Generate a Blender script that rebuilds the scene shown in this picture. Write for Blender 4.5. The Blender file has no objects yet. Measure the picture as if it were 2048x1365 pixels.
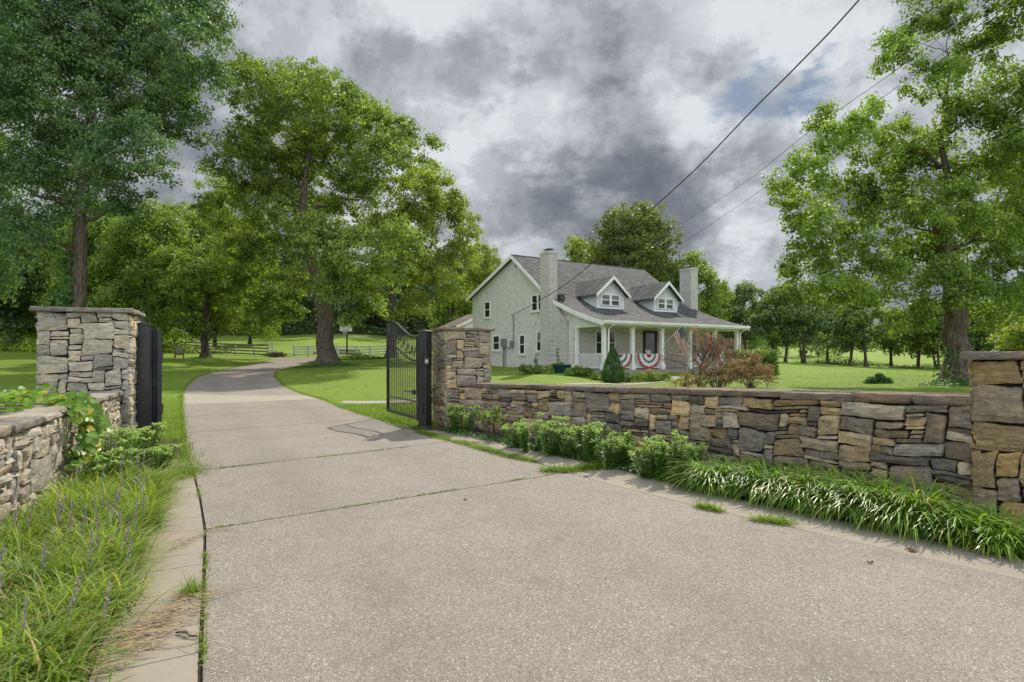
import bpy, math, random
import numpy as np
from mathutils import Vector, noise as mnoise

sc = bpy.context.scene
COL = sc.collection
R = math.radians
F, H, HY = 1120.0, 1.55, 710.0          # focal length in pixels of the 2048-wide photo, eye height, horizon row

# ------------------------------------------------------------------ camera, light, exposure
cd = bpy.data.cameras.new('camera'); cam = bpy.data.objects.new('camera', cd); COL.objects.link(cam)
cam.location = (0, 0, H); cam.rotation_euler = (R(90), 0, 0)
cd.sensor_width = 36; cd.lens = 36 * F / 2048; cd.shift_y = (HY - 682.5) / 2048
cd.clip_start = 0.05; cd.clip_end = 5000
sc.camera = cam
SUN_EL, SUN_AZ = 46.0, 20.0             # azimuth: degrees to the right of straight ahead
sd = bpy.data.lights.new('sun', 'SUN'); sun = bpy.data.objects.new('sun', sd); COL.objects.link(sun)
sd.energy = 4.3; sd.angle = R(0.9); sd.color = (1.0, 0.93, 0.80)
sun.rotation_euler = (R(90 - SUN_EL), 0, R(180 - SUN_AZ))
sun.location = (20, 40, 60)
sc.view_settings.view_transform = 'Standard'; sc.view_settings.look = 'None'
sc.view_settings.exposure = 0.33; sc.view_settings.gamma = 1
sc.cycles.max_bounces = 8; sc.cycles.transparent_max_bounces = 8
sc.cycles.diffuse_bounces = 5; sc.cycles.glossy_bounces = 2; sc.cycles.transmission_bounces = 5
sc.cycles.sample_clamp_indirect = 6

class NT:
    """small helper for node trees"""
    def __init__(s, tree): s.t = tree; s.n = tree.nodes; s.l = tree.links
    def new(s, typ, **kw):
        n = s.n.new(typ)
        for k, v in kw.items():
            if k == 'inp':
                for a, b in v.items():
                    if hasattr(b, 'is_output'): s.l.new(b, n.inputs[a])
                    else: n.inputs[a].default_value = b
            else: setattr(n, k, v)
        return n
    def math(s, op, a, b=None, c=None, clamp=False):
        n = s.n.new('ShaderNodeMath'); n.operation = op; n.use_clamp = clamp
        for i, x in enumerate((a, b, c)):
            if x is None: continue
            if hasattr(x, 'is_output'): s.l.new(x, n.inputs[i])
            else: n.inputs[i].default_value = x
        return n.outputs[0]
    def vmath(s, op, a, b=None, out=0):
        n = s.n.new('ShaderNodeVectorMath'); n.operation = op
        for i, x in enumerate((a, b)):
            if x is None: continue
            if hasattr(x, 'is_output'): s.l.new(x, n.inputs[i])
            elif op == 'SCALE' and i == 1: n.inputs['Scale'].default_value = x
            else: n.inputs[i].default_value = x
        return n.outputs[out]
    def noise(s, vec, scale, detail=4, rough=.55, dist=0, out=0):
        n = s.n.new('ShaderNodeTexNoise'); n.inputs['Scale'].default_value = scale
        n.inputs['Detail'].default_value = detail; n.inputs['Roughness'].default_value = rough
        n.inputs['Distortion'].default_value = dist
        if vec is not None: s.l.new(vec, n.inputs['Vector'])
        return n.outputs[out]
    def rng(s, v, a, b, c=0., d=1., smooth=False):
        n = s.n.new('ShaderNodeMapRange'); n.clamp = True
        if smooth: n.interpolation_type = 'SMOOTHSTEP'
        s.l.new(v, n.inputs[0])
        for i, x in enumerate((a, b, c, d)): n.inputs[i + 1].default_value = x
        return n.outputs[0]
    def mix(s, fac, a, b, mode='MIX'):
        n = s.n.new('ShaderNodeMix'); n.data_type = 'RGBA'; n.blend_type = mode
        for i, x in ((0, fac), (6, a), (7, b)):
            if hasattr(x, 'is_output'): s.l.new(x, n.inputs[i])
            else: n.inputs[i].default_value = (x if i == 0 else (tuple(x) + (1,))[:4])
        return n.outputs[2]

# ------------------------------------------------------------------ sky
def pdir(px, py):
    v = Vector(((px - 1024) / F, 1, (HY - py) / F)); v.normalize(); return v
w = bpy.data.worlds.new('World'); sc.world = w; w.use_nodes = True
w.node_tree.nodes.clear(); T = NT(w.node_tree)
sky = T.new('ShaderNodeTexSky'); sky.sky_type = 'NISHITA'; sky.sun_disc = False
sky.sun_elevation = R(SUN_EL); sky.sun_rotation = R(SUN_AZ)
tc = T.new('ShaderNodeTexCoord').outputs['Generated']
sep = T.new('ShaderNodeSeparateXYZ', inp={0: tc})
zz = T.math('ADD', T.math('MAXIMUM', sep.outputs[2], 0.0), 0.34)
cp = T.new('ShaderNodeCombineXYZ', inp={0: T.math('DIVIDE', sep.outputs[0], zz), 1: T.math('DIVIDE', sep.outputs[1], zz), 2: T.math('MULTIPLY', sep.outputs[2], 1.2)}).outputs[0]
warp = T.vmath('SCALE', T.vmath('SUBTRACT', T.noise(cp, 1.5, 7, .62, 0, 1), (.5, .5, .5)), .40)
wd = T.vmath('ADD', tc, warp)
def blob(px, py, rad, amt, sq=1.0):
    d = T.vmath('SUBTRACT', wd, tuple(pdir(px, py)))
    if sq != 1: d = T.vmath('MULTIPLY', d, (1, 1, sq))
    L = T.vmath('LENGTH', d, out=1)
    return T.rng(L, rad * .15, rad, amt, 0, True)
def addall(l):
    a = l[0]
    for b in l[1:]: a = T.math('ADD', a, b)
    return a
n1 = T.noise(cp, 1.1, 9, .58, .25)          # large masses
n2 = T.math('ADD', T.math('MULTIPLY', T.noise(cp, 3.4, 10, .60, .2), .5), T.math('MULTIPLY', T.noise(tc, 5.2, 10, .6, .15), .5))            # billows
bright = addall([T.math('MULTIPLY', T.math('SUBTRACT', n1, .5), 1.2), T.math('MULTIPLY', T.math('SUBTRACT', T.rng(n2, .44, .56, 0, 1, True), .5), .30), T.math('MULTIPLY', T.math('SUBTRACT', T.rng(T.noise(tc, 13., 8, .65, .1), .42, .58, 0, 1, True), .5), .12), T.math('MULTIPLY', T.math('SUBTRACT', n2, .5), .6),
    blob(1150, 340, .22, -.22, 1.5), blob(1400, 330, .18, -.16, 1.5), blob(1230, 110, .20, -.24, 1.4), blob(640, 80, .22, -.08),
    blob(1080, 200, .13, .16, 2), blob(900, 40, .2, .14), blob(1690, 210, .20, .24, 1.5), blob(1430, 210, .14, .28, 1.8), blob(1850, 60, .25, .06),
    blob(900, 440, .26, .24), blob(1480, 490, .2, .26, 1.6), blob(960, 330, .2, .10), blob(1620, 60, .12, .2, 1.5)])
bright = T.rng(bright, -.62, .46, 0, 1)
cr = T.new('ShaderNodeValToRGB', inp={0: bright}); cr.color_ramp.interpolation = 'B_SPLINE'
e = cr.color_ramp.elements; e[0].position = 0; e[0].color = (.085, .100, .130, 1); e[1].position = 1; e[1].color = (.62, .65, .68, 1)
x = e.new(.30); x.color = (.15, .168, .198, 1)
x = e.new(.52); x.color = (.235, .257, .28, 1); x = e.new(.76); x.color = (.385, .415, .44, 1)
# clouds behind the camera and overhead, out of view, brightened as added fill
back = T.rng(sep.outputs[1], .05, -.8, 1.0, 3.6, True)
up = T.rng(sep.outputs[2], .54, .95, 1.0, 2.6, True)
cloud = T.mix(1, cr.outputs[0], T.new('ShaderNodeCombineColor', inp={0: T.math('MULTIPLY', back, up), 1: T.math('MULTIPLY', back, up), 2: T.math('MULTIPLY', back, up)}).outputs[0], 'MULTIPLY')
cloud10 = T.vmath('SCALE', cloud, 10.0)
gap = addall([T.math('MULTIPLY', T.math('SUBTRACT', n2, .5), 1.7), blob(1535, 150, .16, .80, 2.0), blob(1690, 170, .10, .55, 2.0), blob(985, 150, .07, .5, 1.8), blob(1500, 460, .08, .3, 2.4)])
gapm = T.rng(gap, .42, .84, 0, .85, True)
skyc = T.mix(1, sky.outputs[0], (.22, .30, .38), 'MULTIPLY')
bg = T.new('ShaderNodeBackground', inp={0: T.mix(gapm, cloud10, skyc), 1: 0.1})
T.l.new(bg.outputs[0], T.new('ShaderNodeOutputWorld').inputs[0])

# ------------------------------------------------------------------ generic helpers
def P(px, py, Y): return Vector(((px - 1024) / F * Y, Y, H + (HY - py) / F * Y))
def G(px, py):
    Y = H * F / (py - HY); return ((px - 1024) / F * Y, Y)

# terrain: thin plate through surveyed points (px, py, depth)
ctl = [(x, y, 0.) for x in (-12, -7, -3, 0, 3, 7, 12) for y in (-25, -8, 0, 4)] + [
    (-4, 7.4, 0), (-1, 7.4, 0), (2, 7.4, 0), (4.6, 7.5, .05), (-2, 12, 0), (-6.5, 9.6, 0), (-7.2, 12, 0), (-6.3, 15, 0), (-9.5, 15, 0), (-4.5, 15, 0), (-1, 15, .08), (3, 12, .2), (8, 10, .3)]
for a in [(364, 811, 17), (640, 803, 18), (365, 788, 22), (610, 792, 20.5), (374, 773, 26), (567, 773, 26), (392, 757, 30), (549, 755, 31), (422, 746, 34), (552, 745, 34.5),
          (463, 738, 38), (580, 737, 38.5), (534, 724, 45), (635, 722, 46), (549, 717, 50), (650, 715, 54), (655, 731, 40), (545, 713, 57), (315, 703, 66), (410, 716, 48), (360, 717, 49),
          (590, 713, 58), (740, 713, 58), (785, 716, 50), (560, 690, 82), (700, 692, 82), (380, 690, 85), (560, 669, 110), (780, 671, 110), (300, 668, 112), (100, 690, 80), (-150, 690, 80),
          (560, 600, 165), (250, 600, 165), (850, 615, 165), (-100, 600, 165), (500, 575, 240), (0, 575, 240), (900, 600, 240), (500, 570, 420), (0, 570, 420), (950, 620, 420),
          (40, 781, 20), (40, 740, 30), (0, 703, 45), (150, 727, 34), (160, 708, 48), (-300, 740, 30), (240, 745, 33), (700, 770, 26), (700, 742, 34), (740, 800, 19), (850, 745, 34), (900, 722, 50),
          (1000, 732, 40), (975, 728, 42), (1120, 739, 33), (1050, 757, 27), (1205, 757, 29), (1250, 768, 25.5), (1150, 775, 20), (1400, 778, 18), (1480, 752, 30), (1500, 737, 38), (1550, 745, 36), (1200, 720, 48), (1350, 722, 48),
          (1560, 724, 60), (1700, 731, 58), (1880, 742, 50), (1750, 750, 32), (1750, 772, 20), (1920, 768, 20), (1750, 792, 13), (2000, 775, 18), (2200, 760, 25), (2200, 740, 50),
          (1650, 712, 90), (1850, 716, 90), (1750, 698, 150), (1500, 704, 120), (2000, 700, 150), (1300, 705, 120), (1750, 690, 300), (1300, 690, 300), (1750, 690, 700), (1100, 680, 700), (2300, 690, 500)]:
    v = P(*a); ctl.append((v.x, v.y, v.z))
ctl += [(-900, 300, 30), (-900, 0, 5), (900, 0, 0), (0, 900, 30), (900, 900, 20), (-900, 900, 80), (-900, -30, 0), (900, -30, 0), (-40, 0, 0), (40, 0, 0), (-25, 12, .5), (30, 12, .3)]
ctl = np.array(ctl, float)
SC = 8.0
def wp(a): return np.arcsinh(np.asarray(a, float) / SC)
def tps(r2): return np.where(r2 > 0, .5 * r2 * np.log(np.maximum(r2, 1e-12)), 0)
cx, cy = wp(ctl[:, 0]), wp(ctl[:, 1]); n = len(ctl)
K = tps((cx[:, None] - cx) ** 2 + (cy[:, None] - cy) ** 2) + np.eye(n) * 1e-3
Pm = np.stack([np.ones(n), cx, cy], 1)
A = np.block([[K, Pm], [Pm.T, np.zeros((3, 3))]])
sol = np.linalg.solve(A, np.concatenate([ctl[:, 2], np.zeros(3)]))
NX, NY = 420, 330
ga = np.linspace(wp(-900), wp(900), NX); gb = np.linspace(wp(-30), wp(900), NY)
GZ = np.zeros((NY, NX))
for j, b in enumerate(gb):
    r2 = (ga[:, None] - cx) ** 2 + (b - cy) ** 2
    GZ[j] = tps(r2) @ sol[:n] + sol[n] + sol[n + 1] * ga + sol[n + 2] * b
GZ = np.clip(GZ, -.6, 90)
def ghv(X, Y):
    u = np.clip((wp(X) - ga[0]) / (ga[1] - ga[0]), 0, NX - 1.001); v = np.clip((wp(Y) - gb[0]) / (gb[1] - gb[0]), 0, NY - 1.001)
    # the mesh is flat in x,y between its nodes, so interpolate there
    i, j = u.astype(int), v.astype(int)
    xs, ys = np.sinh(ga) * SC, np.sinh(gb) * SC
    fu = (X - xs[i]) / (xs[i + 1] - xs[i]); fv = (Y - ys[j]) / (ys[j + 1] - ys[j])
    return (GZ[j, i] * (1 - fu) + GZ[j, i + 1] * fu) * (1 - fv) + (GZ[j + 1, i] * (1 - fu) + GZ[j + 1, i + 1] * fu) * fv
def gh(x, y): return float(ghv(np.array([x], float), np.array([y], float))[0])
def GP(px, Y):
    x = (px - 1024) / F * Y; return Vector((x, Y, gh(x, Y)))

def raw_mesh(name, V, Fq, mat, parent=None, smooth=False, attr=None, col=None):
    """V: (n,3) array; Fq: (m,4) or (m,3) int array, or list of index lists"""
    me = bpy.data.meshes.new(name)
    V = np.asarray(V, np.float32)
    if isinstance(Fq, np.ndarray):
        me.vertices.add(len(V)); me.vertices.foreach_set('co', V.ravel())
        k = Fq.shape[1]; me.loops.add(Fq.size); me.loops.foreach_set('vertex_index', Fq.astype(np.int32).ravel())
        me.polygons.add(len(Fq)); me.polygons.foreach_set('loop_start', np.arange(0, Fq.size, k, dtype=np.int32))
        me.update(calc_edges=True)
    else:
        me.from_pydata(V.tolist(), [], Fq)
    if smooth: me.polygons.foreach_set('use_smooth', np.ones(len(me.polygons), bool))
    if attr is not None:
        a = me.attributes.new('v', 'FLOAT', 'POINT'); a.data.foreach_set('value', np.asarray(attr, np.float32))
    if col is not None:
        c = me.attributes.new('Col', 'FLOAT_COLOR', 'POINT'); c.data.foreach_set('color', np.asarray(col, np.float32).ravel())
    for m in (mat if isinstance(mat, (list, tuple)) else [mat]): me.materials.append(m)
    o = bpy.data.objects.new(name, me); COL.objects.link(o)
    if parent is not None: o.parent = parent
    return o

def tag(o, label=None, cat=None, group=None, kind=None):
    if label: o['label'] = label
    if cat: o['category'] = cat
    if group: o['group'] = group
    if kind: o['kind'] = kind
    return o
def thing(name, label, cat, loc=(0, 0, 0), rz=0, group=None):
    o = bpy.data.objects.new(name, None); COL.objects.link(o); o.location = loc; o.rotation_euler = (0, 0, rz)
    o.empty_display_size = .2
    return tag(o, label, cat, group)

class MB:
    """collects boxes, bars, tubes, prisms into one mesh"""
    def __init__(s): s.v = []; s.f = []; s.m = []; s.mi = 0
    def add(s, vs, fs):
        o = len(s.v); s.v += [tuple(a) for a in vs]; s.f += [[i + o for i in f] for f in fs]; s.m += [s.mi] * len(fs)
    def box(s, x0, y0, z0, x1, y1, z1):
        s.add([(x0, y0, z0), (x1, y0, z0), (x1, y1, z0), (x0, y1, z0), (x0, y0, z1), (x1, y0, z1), (x1, y1, z1), (x0, y1, z1)],
              [(0, 3, 2, 1), (4, 5, 6, 7), (0, 1, 5, 4), (1, 2, 6, 5), (2, 3, 7, 6), (3, 0, 4, 7)])
        return s
    def cham(s, x0, y0, z0, x1, y1, z1, c=.006):
        """box with chamfered vertical and top edges"""
        def ring(z, k): return [(x0 + k + c, y0 + k, z), (x1 - k - c, y0 + k, z), (x1 - k, y0 + k + c, z), (x1 - k, y1 - k - c, z), (x1 - k - c, y1 - k, z), (x0 + k + c, y1 - k, z), (x0 + k, y1 - k - c, z), (x0 + k, y0 + k + c, z)]
        vs = ring(z0, 0) + ring(z1 - c, 0) + ring(z1, c)
        fs = [tuple(range(7, -1, -1)), tuple(range(16, 24))]
        for r in (0, 8):
            for i in range(8): fs.append((r + i, r + (i + 1) % 8, r + 8 + (i + 1) % 8, r + 8 + i))
        s.add(vs, fs); return s
    def bar(s, a, b, w, h, up=(0, 0, 1)):
        a, b = Vector(a), Vector(b); d = (b - a).normalized(); up = Vector(up)
        if abs(d.dot(up)) > .98: up = Vector((1, 0, 0)) if abs(d.x) < .9 else Vector((0, 1, 0))
        x = d.cross(up).normalized() * (w / 2); y = x.cross(d).normalized() * (h / 2)
        vs = [p + q for p in (a, b) for q in (-x - y, x - y, x + y, -x + y)]
        s.add(vs, [(3, 2, 1, 0), (4, 5, 6, 7), (0, 1, 5, 4), (1, 2, 6, 5), (2, 3, 7, 6), (3, 0, 4, 7)]); return s
    def tube(s, pts, rad, n=8, cap=True):
        pts = [Vector(p) for p in pts]; rad = rad if isinstance(rad, (list, tuple)) else [rad] * len(pts)
        o = []; ref = None
        for i, p in enumerate(pts):
            d = (pts[min(i + 1, len(pts) - 1)] - pts[max(i - 1, 0)]); d = d.normalized() if d.length > 1e-9 else Vector((0, 0, 1))
            if ref is None: ref = Vector((1, 0, 0)) if abs(d.x) < .8 else Vector((0, 1, 0))
            x = (ref - d * ref.dot(d)).normalized(); y = d.cross(x); ref = x
            for k in range(n):
                a = 2 * math.pi * k / n; o.append(p + (x * math.cos(a) + y * math.sin(a)) * rad[i])
        fs = [(i * n + k, i * n + (k + 1) % n, (i + 1) * n + (k + 1) % n, (i + 1) * n + k) for i in range(len(pts) - 1) for k in range(n)]
        if cap: fs += [tuple(range(n - 1, -1, -1)), tuple(range((len(pts) - 1) * n, len(pts) * n))]
        s.add(o, fs); return s
    def prism(s, poly, d):
        """poly: list of 3d points, extruded by vector d"""
        n = len(poly); poly = [Vector(p) for p in poly]; d = Vector(d)
        s.add(poly + [p + d for p in poly], [tuple(range(n - 1, -1, -1)), tuple(range(n, 2 * n))] + [(i, (i + 1) % n, n + (i + 1) % n, n + i) for i in range(n)])
        return s
    def build(s, name, mat, parent=None, smooth=False, local=None):
        """local: root empty whose space the world-space vertices are moved into"""
        V = np.array(s.v, float)
        if local is not None: V = tolocal(V, local)
        o = raw_mesh(name, V, s.f, mat, parent, smooth)
        if isinstance(mat, (list, tuple)): o.data.polygons.foreach_set('material_index', s.m)
        return o
def tolocal(V, root):
    V = np.array(V, float) - np.array(root.location); a = -root.rotation_euler.z
    c, s_ = math.cos(a), math.sin(a)
    return np.stack([V[:, 0] * c - V[:, 1] * s_, V[:, 0] * s_ + V[:, 1] * c, V[:, 2]], 1)

# ------------------------------------------------------------------ materials
def new_mat(name):
    m = bpy.data.materials.new(name); m.use_nodes = True; m.node_tree.nodes.clear()
    return m, NT(m.node_tree)
def finish(T, col, rough=.7, bump=None, bstr=.3, bdist=.02, spec=.3, metal=0, normal=None):
    b = T.new('ShaderNodeBsdfPrincipled')
    for k, v in (('Base Color', col), ('Roughness', rough), ('Specular IOR Level', spec), ('Metallic', metal)):
        if hasattr(v, 'is_output'): T.l.new(v, b.inputs[k])
        else: b.inputs[k].default_value = (tuple(v) + (1,))[:4] if k == 'Base Color' else v
    if bump is not None:
        bn = T.new('ShaderNodeBump', inp={'Height': bump, 'Strength': bstr, 'Distance': bdist})
        T.l.new(bn.outputs[0], b.inputs['Normal'])
    T.l.new(b.outputs[0], T.new('ShaderNodeOutputMaterial').inputs[0])
    return b
def simple(name, c, rough=.6, var=.12, scale=6, bstr=.15, metal=0, spec=.3, c2=None, bdist=.01):
    m, T = new_mat(name); oc = T.new('ShaderNodeTexCoord').outputs['Object']
    nz = T.noise(oc, scale, 6, .6)
    c2 = c2 or tuple(x * (1 - 2.2 * var) for x in c)
    col = T.mix(T.rng(nz, .35, .7), c, c2)
    finish(T, col, rough, nz, bstr, bdist, spec, metal)
    return m
def leafmat(name, c1, c2, trans=.45, rough=.55, spec=.35, nscale=.35, c3=None):
    m, T = new_mat(name)
    oc = T.new('ShaderNodeTexCoord').outputs['Object']
    at = T.new('ShaderNodeAttribute'); at.attribute_name = 'v'
    nz = T.noise(oc, nscale, 3, .6)
    f = T.math('ADD', T.math('MULTIPLY', at.outputs['Fac'], .65), T.rng(nz, .35, .65, -.2, .55), clamp=True)
    col = T.mix(f, c1, c2)
    if c3: col = T.mix(T.rng(at.outputs['Fac'], .93, .95), col, c3)
    b = T.new('ShaderNodeBsdfPrincipled', inp={'Base Color': col, 'Roughness': rough, 'Specular IOR Level': spec})
    t = T.new('ShaderNodeBsdfTranslucent', inp={'Color': T.mix(1, col, (1.22, 1.40, .42), 'MULTIPLY')})
    mx = T.new('ShaderNodeMixShader', inp={0: trans, 1: b.outputs[0], 2: t.outputs[0]})
    T.l.new(mx.outputs[0], T.new('ShaderNodeOutputMaterial').inputs[0])
    return m
def barkmat(name, c1, c2):
    m, T = new_mat(name); oc = T.new('ShaderNodeTexCoord').outputs['Object']
    v = T.vmath('MULTIPLY', oc, (1, 1, .18))
    a = T.noise(v, 14, 5, .65, .6); b = T.noise(oc, 2.2, 4, .6)
    col = T.mix(T.rng(a, .38, .62), c2, c1); col = T.mix(T.rng(b, .5, .75, 0, .5), col, tuple(x * .8 for x in (c1[0] * .9, c1[1] * 1.15, c1[2])))
    finish(T, col, .95, a, .9, .06, .1); return m

def lawn_mat():
    m, T = new_mat('lawn_grass'); oc = T.new('ShaderNodeTexCoord').outputs['Object']
    big = T.noise(oc, .12, 4, .6); mid = T.noise(oc, .9, 5, .65); fine = T.noise(oc, 22, 6, .75)
    vf = T.noise(oc, 90, 3, .8)
    col = T.mix(T.rng(big, .35, .65), (.140, .215, .020), (.180, .260, .030))
    col = T.mix(T.rng(mid, .42, .68, 0, .55), col, (.105, .175, .034))
    col = T.mix(T.rng(fine, .45, .75, 0, .6), col, (.235, .300, .048))
    col = T.mix(T.rng(vf, .50, .75, 0, .55), col, (.06, .11, .018))
    clv = T.noise(oc, 5.5, 7, .8, .3); col = T.mix(T.rng(clv, .57, .66, 0, .45), col, (.085, .16, .045)); col = T.mix(T.rng(T.noise(oc, 2.3, 7, .8), .62, .72, 0, .5), col, (.24, .25, .085))
    # leaf litter where the woods begin
    sp = T.new('ShaderNodeSeparateXYZ', inp={0: oc})
    r = T.math('ADD', sp.outputs[1], T.math('MULTIPLY', mid, 14.))
    lit = T.math('MULTIPLY', T.rng(r, 108, 116), T.rng(sp.outputs[0], 0, -12))
    col = T.mix(lit, col, T.mix(mid, (.10, .075, .05), (.05, .07, .025)))
    h = T.math('ADD', fine, T.math('MULTIPLY', vf, .5))
    finish(T, col, .85, h, .8, .05, .15); return m
M = {}
M['lawn'] = lawn_mat()
def aggregate_mat():
    m, T = new_mat('exposed_aggregate'); oc = T.new('ShaderNodeTexCoord').outputs['Object']
    wv = T.vmath('ADD', oc, T.vmath('SCALE', T.noise(oc, 60, 3, .6, 0, 1), .012))
    v = T.new('ShaderNodeTexVoronoi', inp={'Vector': wv, 'Scale': 78.}); v2 = T.new('ShaderNodeTexVoronoi', inp={'Vector': wv, 'Scale': 130.})
    st = T.new('ShaderNodeSeparateColor', inp={0: v.outputs['Color']}); st2 = T.new('ShaderNodeSeparateColor', inp={0: v2.outputs['Color']})
    big = T.noise(oc, .45, 6, .65); mid = T.noise(oc, 3.1, 6, .7, .5); gr = T.noise(oc, 120, 4, .8); g2 = T.noise(oc, 40, 4, .8)
    col = T.mix(T.rng(big, .36, .66), (.268, .235, .195), (.200, .175, .146))
    col = T.mix(T.rng(mid, .46, .70, 0, .45), col, (.150, .132, .112))
    col = T.mix(T.rng(g2, .46, .62, 0, .65), col, (.105, .090, .075)); col = T.mix(T.rng(gr, .52, .66, 0, .5), col, (.36, .335, .30))
    peb = T.mix(T.rng(st2.outputs[0], .2, .9), (.085, .068, .053), (.47, .43, .38))
    col = T.mix(T.math('MULTIPLY', T.rng(v2.outputs['Distance'], .55, .40), .58), col, peb)
    edge = v.outputs['Distance']
    white = T.math('MULTIPLY', T.rng(st.outputs[1], .84, .92), T.rng(edge, .52, .40))
    col = T.mix(T.math('MULTIPLY', white, .55), col, T.mix(T.rng(st.outputs[0], .3, .8), (.60, .575, .53), (.40, .31, .23)))
    dark = T.math('MULTIPLY', T.rng(st.outputs[2], .86, .92), T.rng(edge, .50, .36)); col = T.mix(T.math('MULTIPLY', dark, .7), col, (.06, .05, .042))
    s1 = T.noise(oc, 1.1, 7, .75, 1.4); col = T.mix(T.rng(s1, .53, .68, 0, .34), col, (.13, .11, .092))
    # two faint wheel tracks along the drive
    sp = T.new('ShaderNodeSeparateXYZ', inp={0: oc}); tr = T.math('ADD', T.math('MULTIPLY', sp.outputs[0], .86), T.math('MULTIPLY', sp.outputs[1], .50))
    tr = T.math('ABSOLUTE', T.math('SUBTRACT', T.math('ABSOLUTE', T.math('SUBTRACT', T.math('ADD', tr, T.math('MULTIPLY', mid, .5)), 2.2)), .85))
    col = T.mix(T.rng(tr, .45, .05, 0, .16), col, (.12, .10, .085))
    # hairline cracks
    cv = T.new('ShaderNodeTexVoronoi', inp={'Vector': T.vmath('ADD', oc, T.vmath('SCALE', T.noise(oc, 1.7, 6, .7, 0, 1), .9)), 'Scale': .34}); cv.feature = 'DISTANCE_TO_EDGE'
    crk = T.math('MULTIPLY', T.rng(cv.outputs['Distance'], .0022, .0008), T.rng(big, .50, .56)); col = T.mix(T.math('MULTIPLY', crk, .6), col, (.05, .04, .035))
    hh = T.math('ADD', T.math('MULTIPLY', T.rng(v2.outputs['Distance'], 0, .6, 1, 0), .6), gr)
    finish(T, col, .85, hh, .6, .006, .2); return m
def concrete_mat(name, c, c2):
    m, T = new_mat(name); oc = T.new('ShaderNodeTexCoord').outputs['Object']
    a = T.noise(oc, 1.6, 6, .65); b = T.noise(oc, 60, 4, .75); s1 = T.noise(oc, 5, 6, .7, 1.2)
    col = T.mix(T.rng(a, .35, .7), c, c2); col = T.mix(T.rng(b, .5, .8, 0, .4), col, tuple(x * .6 for x in c))
    col = T.mix(T.rng(s1, .58, .7, 0, .45), col, tuple(x * .55 for x in c2))
    finish(T, col, .9, b, .35, .004, .15); return m
M['agg'] = aggregate_mat()
M['kerb'] = concrete_mat('smooth_kerb_concrete', (.285, .25, .20), (.23, .20, .165))
M['slab'] = concrete_mat('pale_slab_concrete', (.32, .29, .235), (.27, .245, .20))
M['soil'] = simple('dark_soil', (.055, .038, .025), .95, .3, 30, .6, bdist=.03)
def stone_mat(name):
    m, T = new_mat(name); oc = T.new('ShaderNodeTexCoord').outputs['Object']
    at = T.new('ShaderNodeAttribute'); at.attribute_name = 'Col'
    lay = T.noise(T.vmath('MULTIPLY', oc, (1, 1, 4.0)), 7, 7, .7, .8)
    big = T.noise(oc, 3.2, 5, .65); f = T.noise(oc, 34, 6, .75, .4); lich = T.noise(oc, 9, 7, .8, .6)
    c = at.outputs['Color']
    col = T.mix(T.rng(lay, .36, .62, 0, .75), c, T.mix(1, c, (.42, .38, .34), 'MULTIPLY'))
    col = T.mix(T.rng(big, .50, .68, 0, .5), col, T.mix(1, c, (1.35, 1.12, .78), 'MULTIPLY'))
    col = T.mix(T.rng(f, .52, .72, 0, .6), col, T.mix(1, c, (.38, .35, .32), 'MULTIPLY'))
    col = T.mix(T.rng(lich, .60, .68, 0, .55), col, (.40, .385, .34))
    col = T.mix(T.rng(T.noise(oc, 5.3, 7, .78, .5), .55, .68, 0, .75), col, T.mix(1, c, (.26, .24, .23), 'MULTIPLY'))
    hh = T.math('ADD', lay, T.math('MULTIPLY', f, .6))
    finish(T, col, .92, hh, 1.0, .035, .12); return m
M['stone'] = stone_mat('fieldstone')
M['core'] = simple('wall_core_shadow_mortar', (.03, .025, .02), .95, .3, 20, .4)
M['black'] = simple('black_powder_coat', (.026, .026, .029), .30, .3, 9, .10, spec=.6)
M['grey_metal'] = simple('grey_painted_metal', (.20, .22, .21), .5, .15, 5)
M['white'] = simple('white_paint', (.84, .82, .79), .5, .09, 1.6, .06)
M['offwhite'] = simple('cream_trim', (.76, .74, .68), .6, .09, 2, .06)  # cream paint of the porch beams, ceiling, end panels and sills
M['fence'] = simple('weathered_fence_board', (.26, .24, .20), .8, .2, 5, .2)
M['fence_white'] = simple('worn_white_fence_post', (.62, .62, .58), .7, .15, 4, .1)
M['wire'] = simple('wire_black', (.02, .02, .022), .6)
M['dgreen'] = simple('dark_teal_plastic', (.010, .045, .050), .45, .15, 3, .03)
M['wood'] = simple('door_wood', (.085, .03, .018), .45, .3, 8)
M['straw'] = simple('dry_straw', (.36, .26, .15), .9, .25, 20)
M['rust'] = simple('rusty_roof_metal', (.19, .15, .125), .7, .25, 3)
M['red'] = simple('red_cloth', (.42, .022, .035), .8, .1, 8)
M['clothw'] = simple('white_cloth', (.70, .69, .68), .8, .06, 8)
M['navy'] = simple('navy_cloth', (.022, .035, .095), .8, .1, 8)
M['orange_rim'] = simple('orange_rim', (.5, .16, .04), .5)
M['blind'] = simple('window_blind', (.30, .32, .31), .6)
def glass_mat():
    m, T = new_mat('window_glass'); oc = T.new('ShaderNodeTexCoord').outputs['Object']
    nz = T.noise(oc, 1.1, 4, .6)
    col = T.mix(T.rng(nz, .45, .6), (.014, .016, .016), (.05, .055, .05))
    finish(T, col, .06, nz, .05, .01, .7); return m
M['glass'] = glass_mat()
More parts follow.
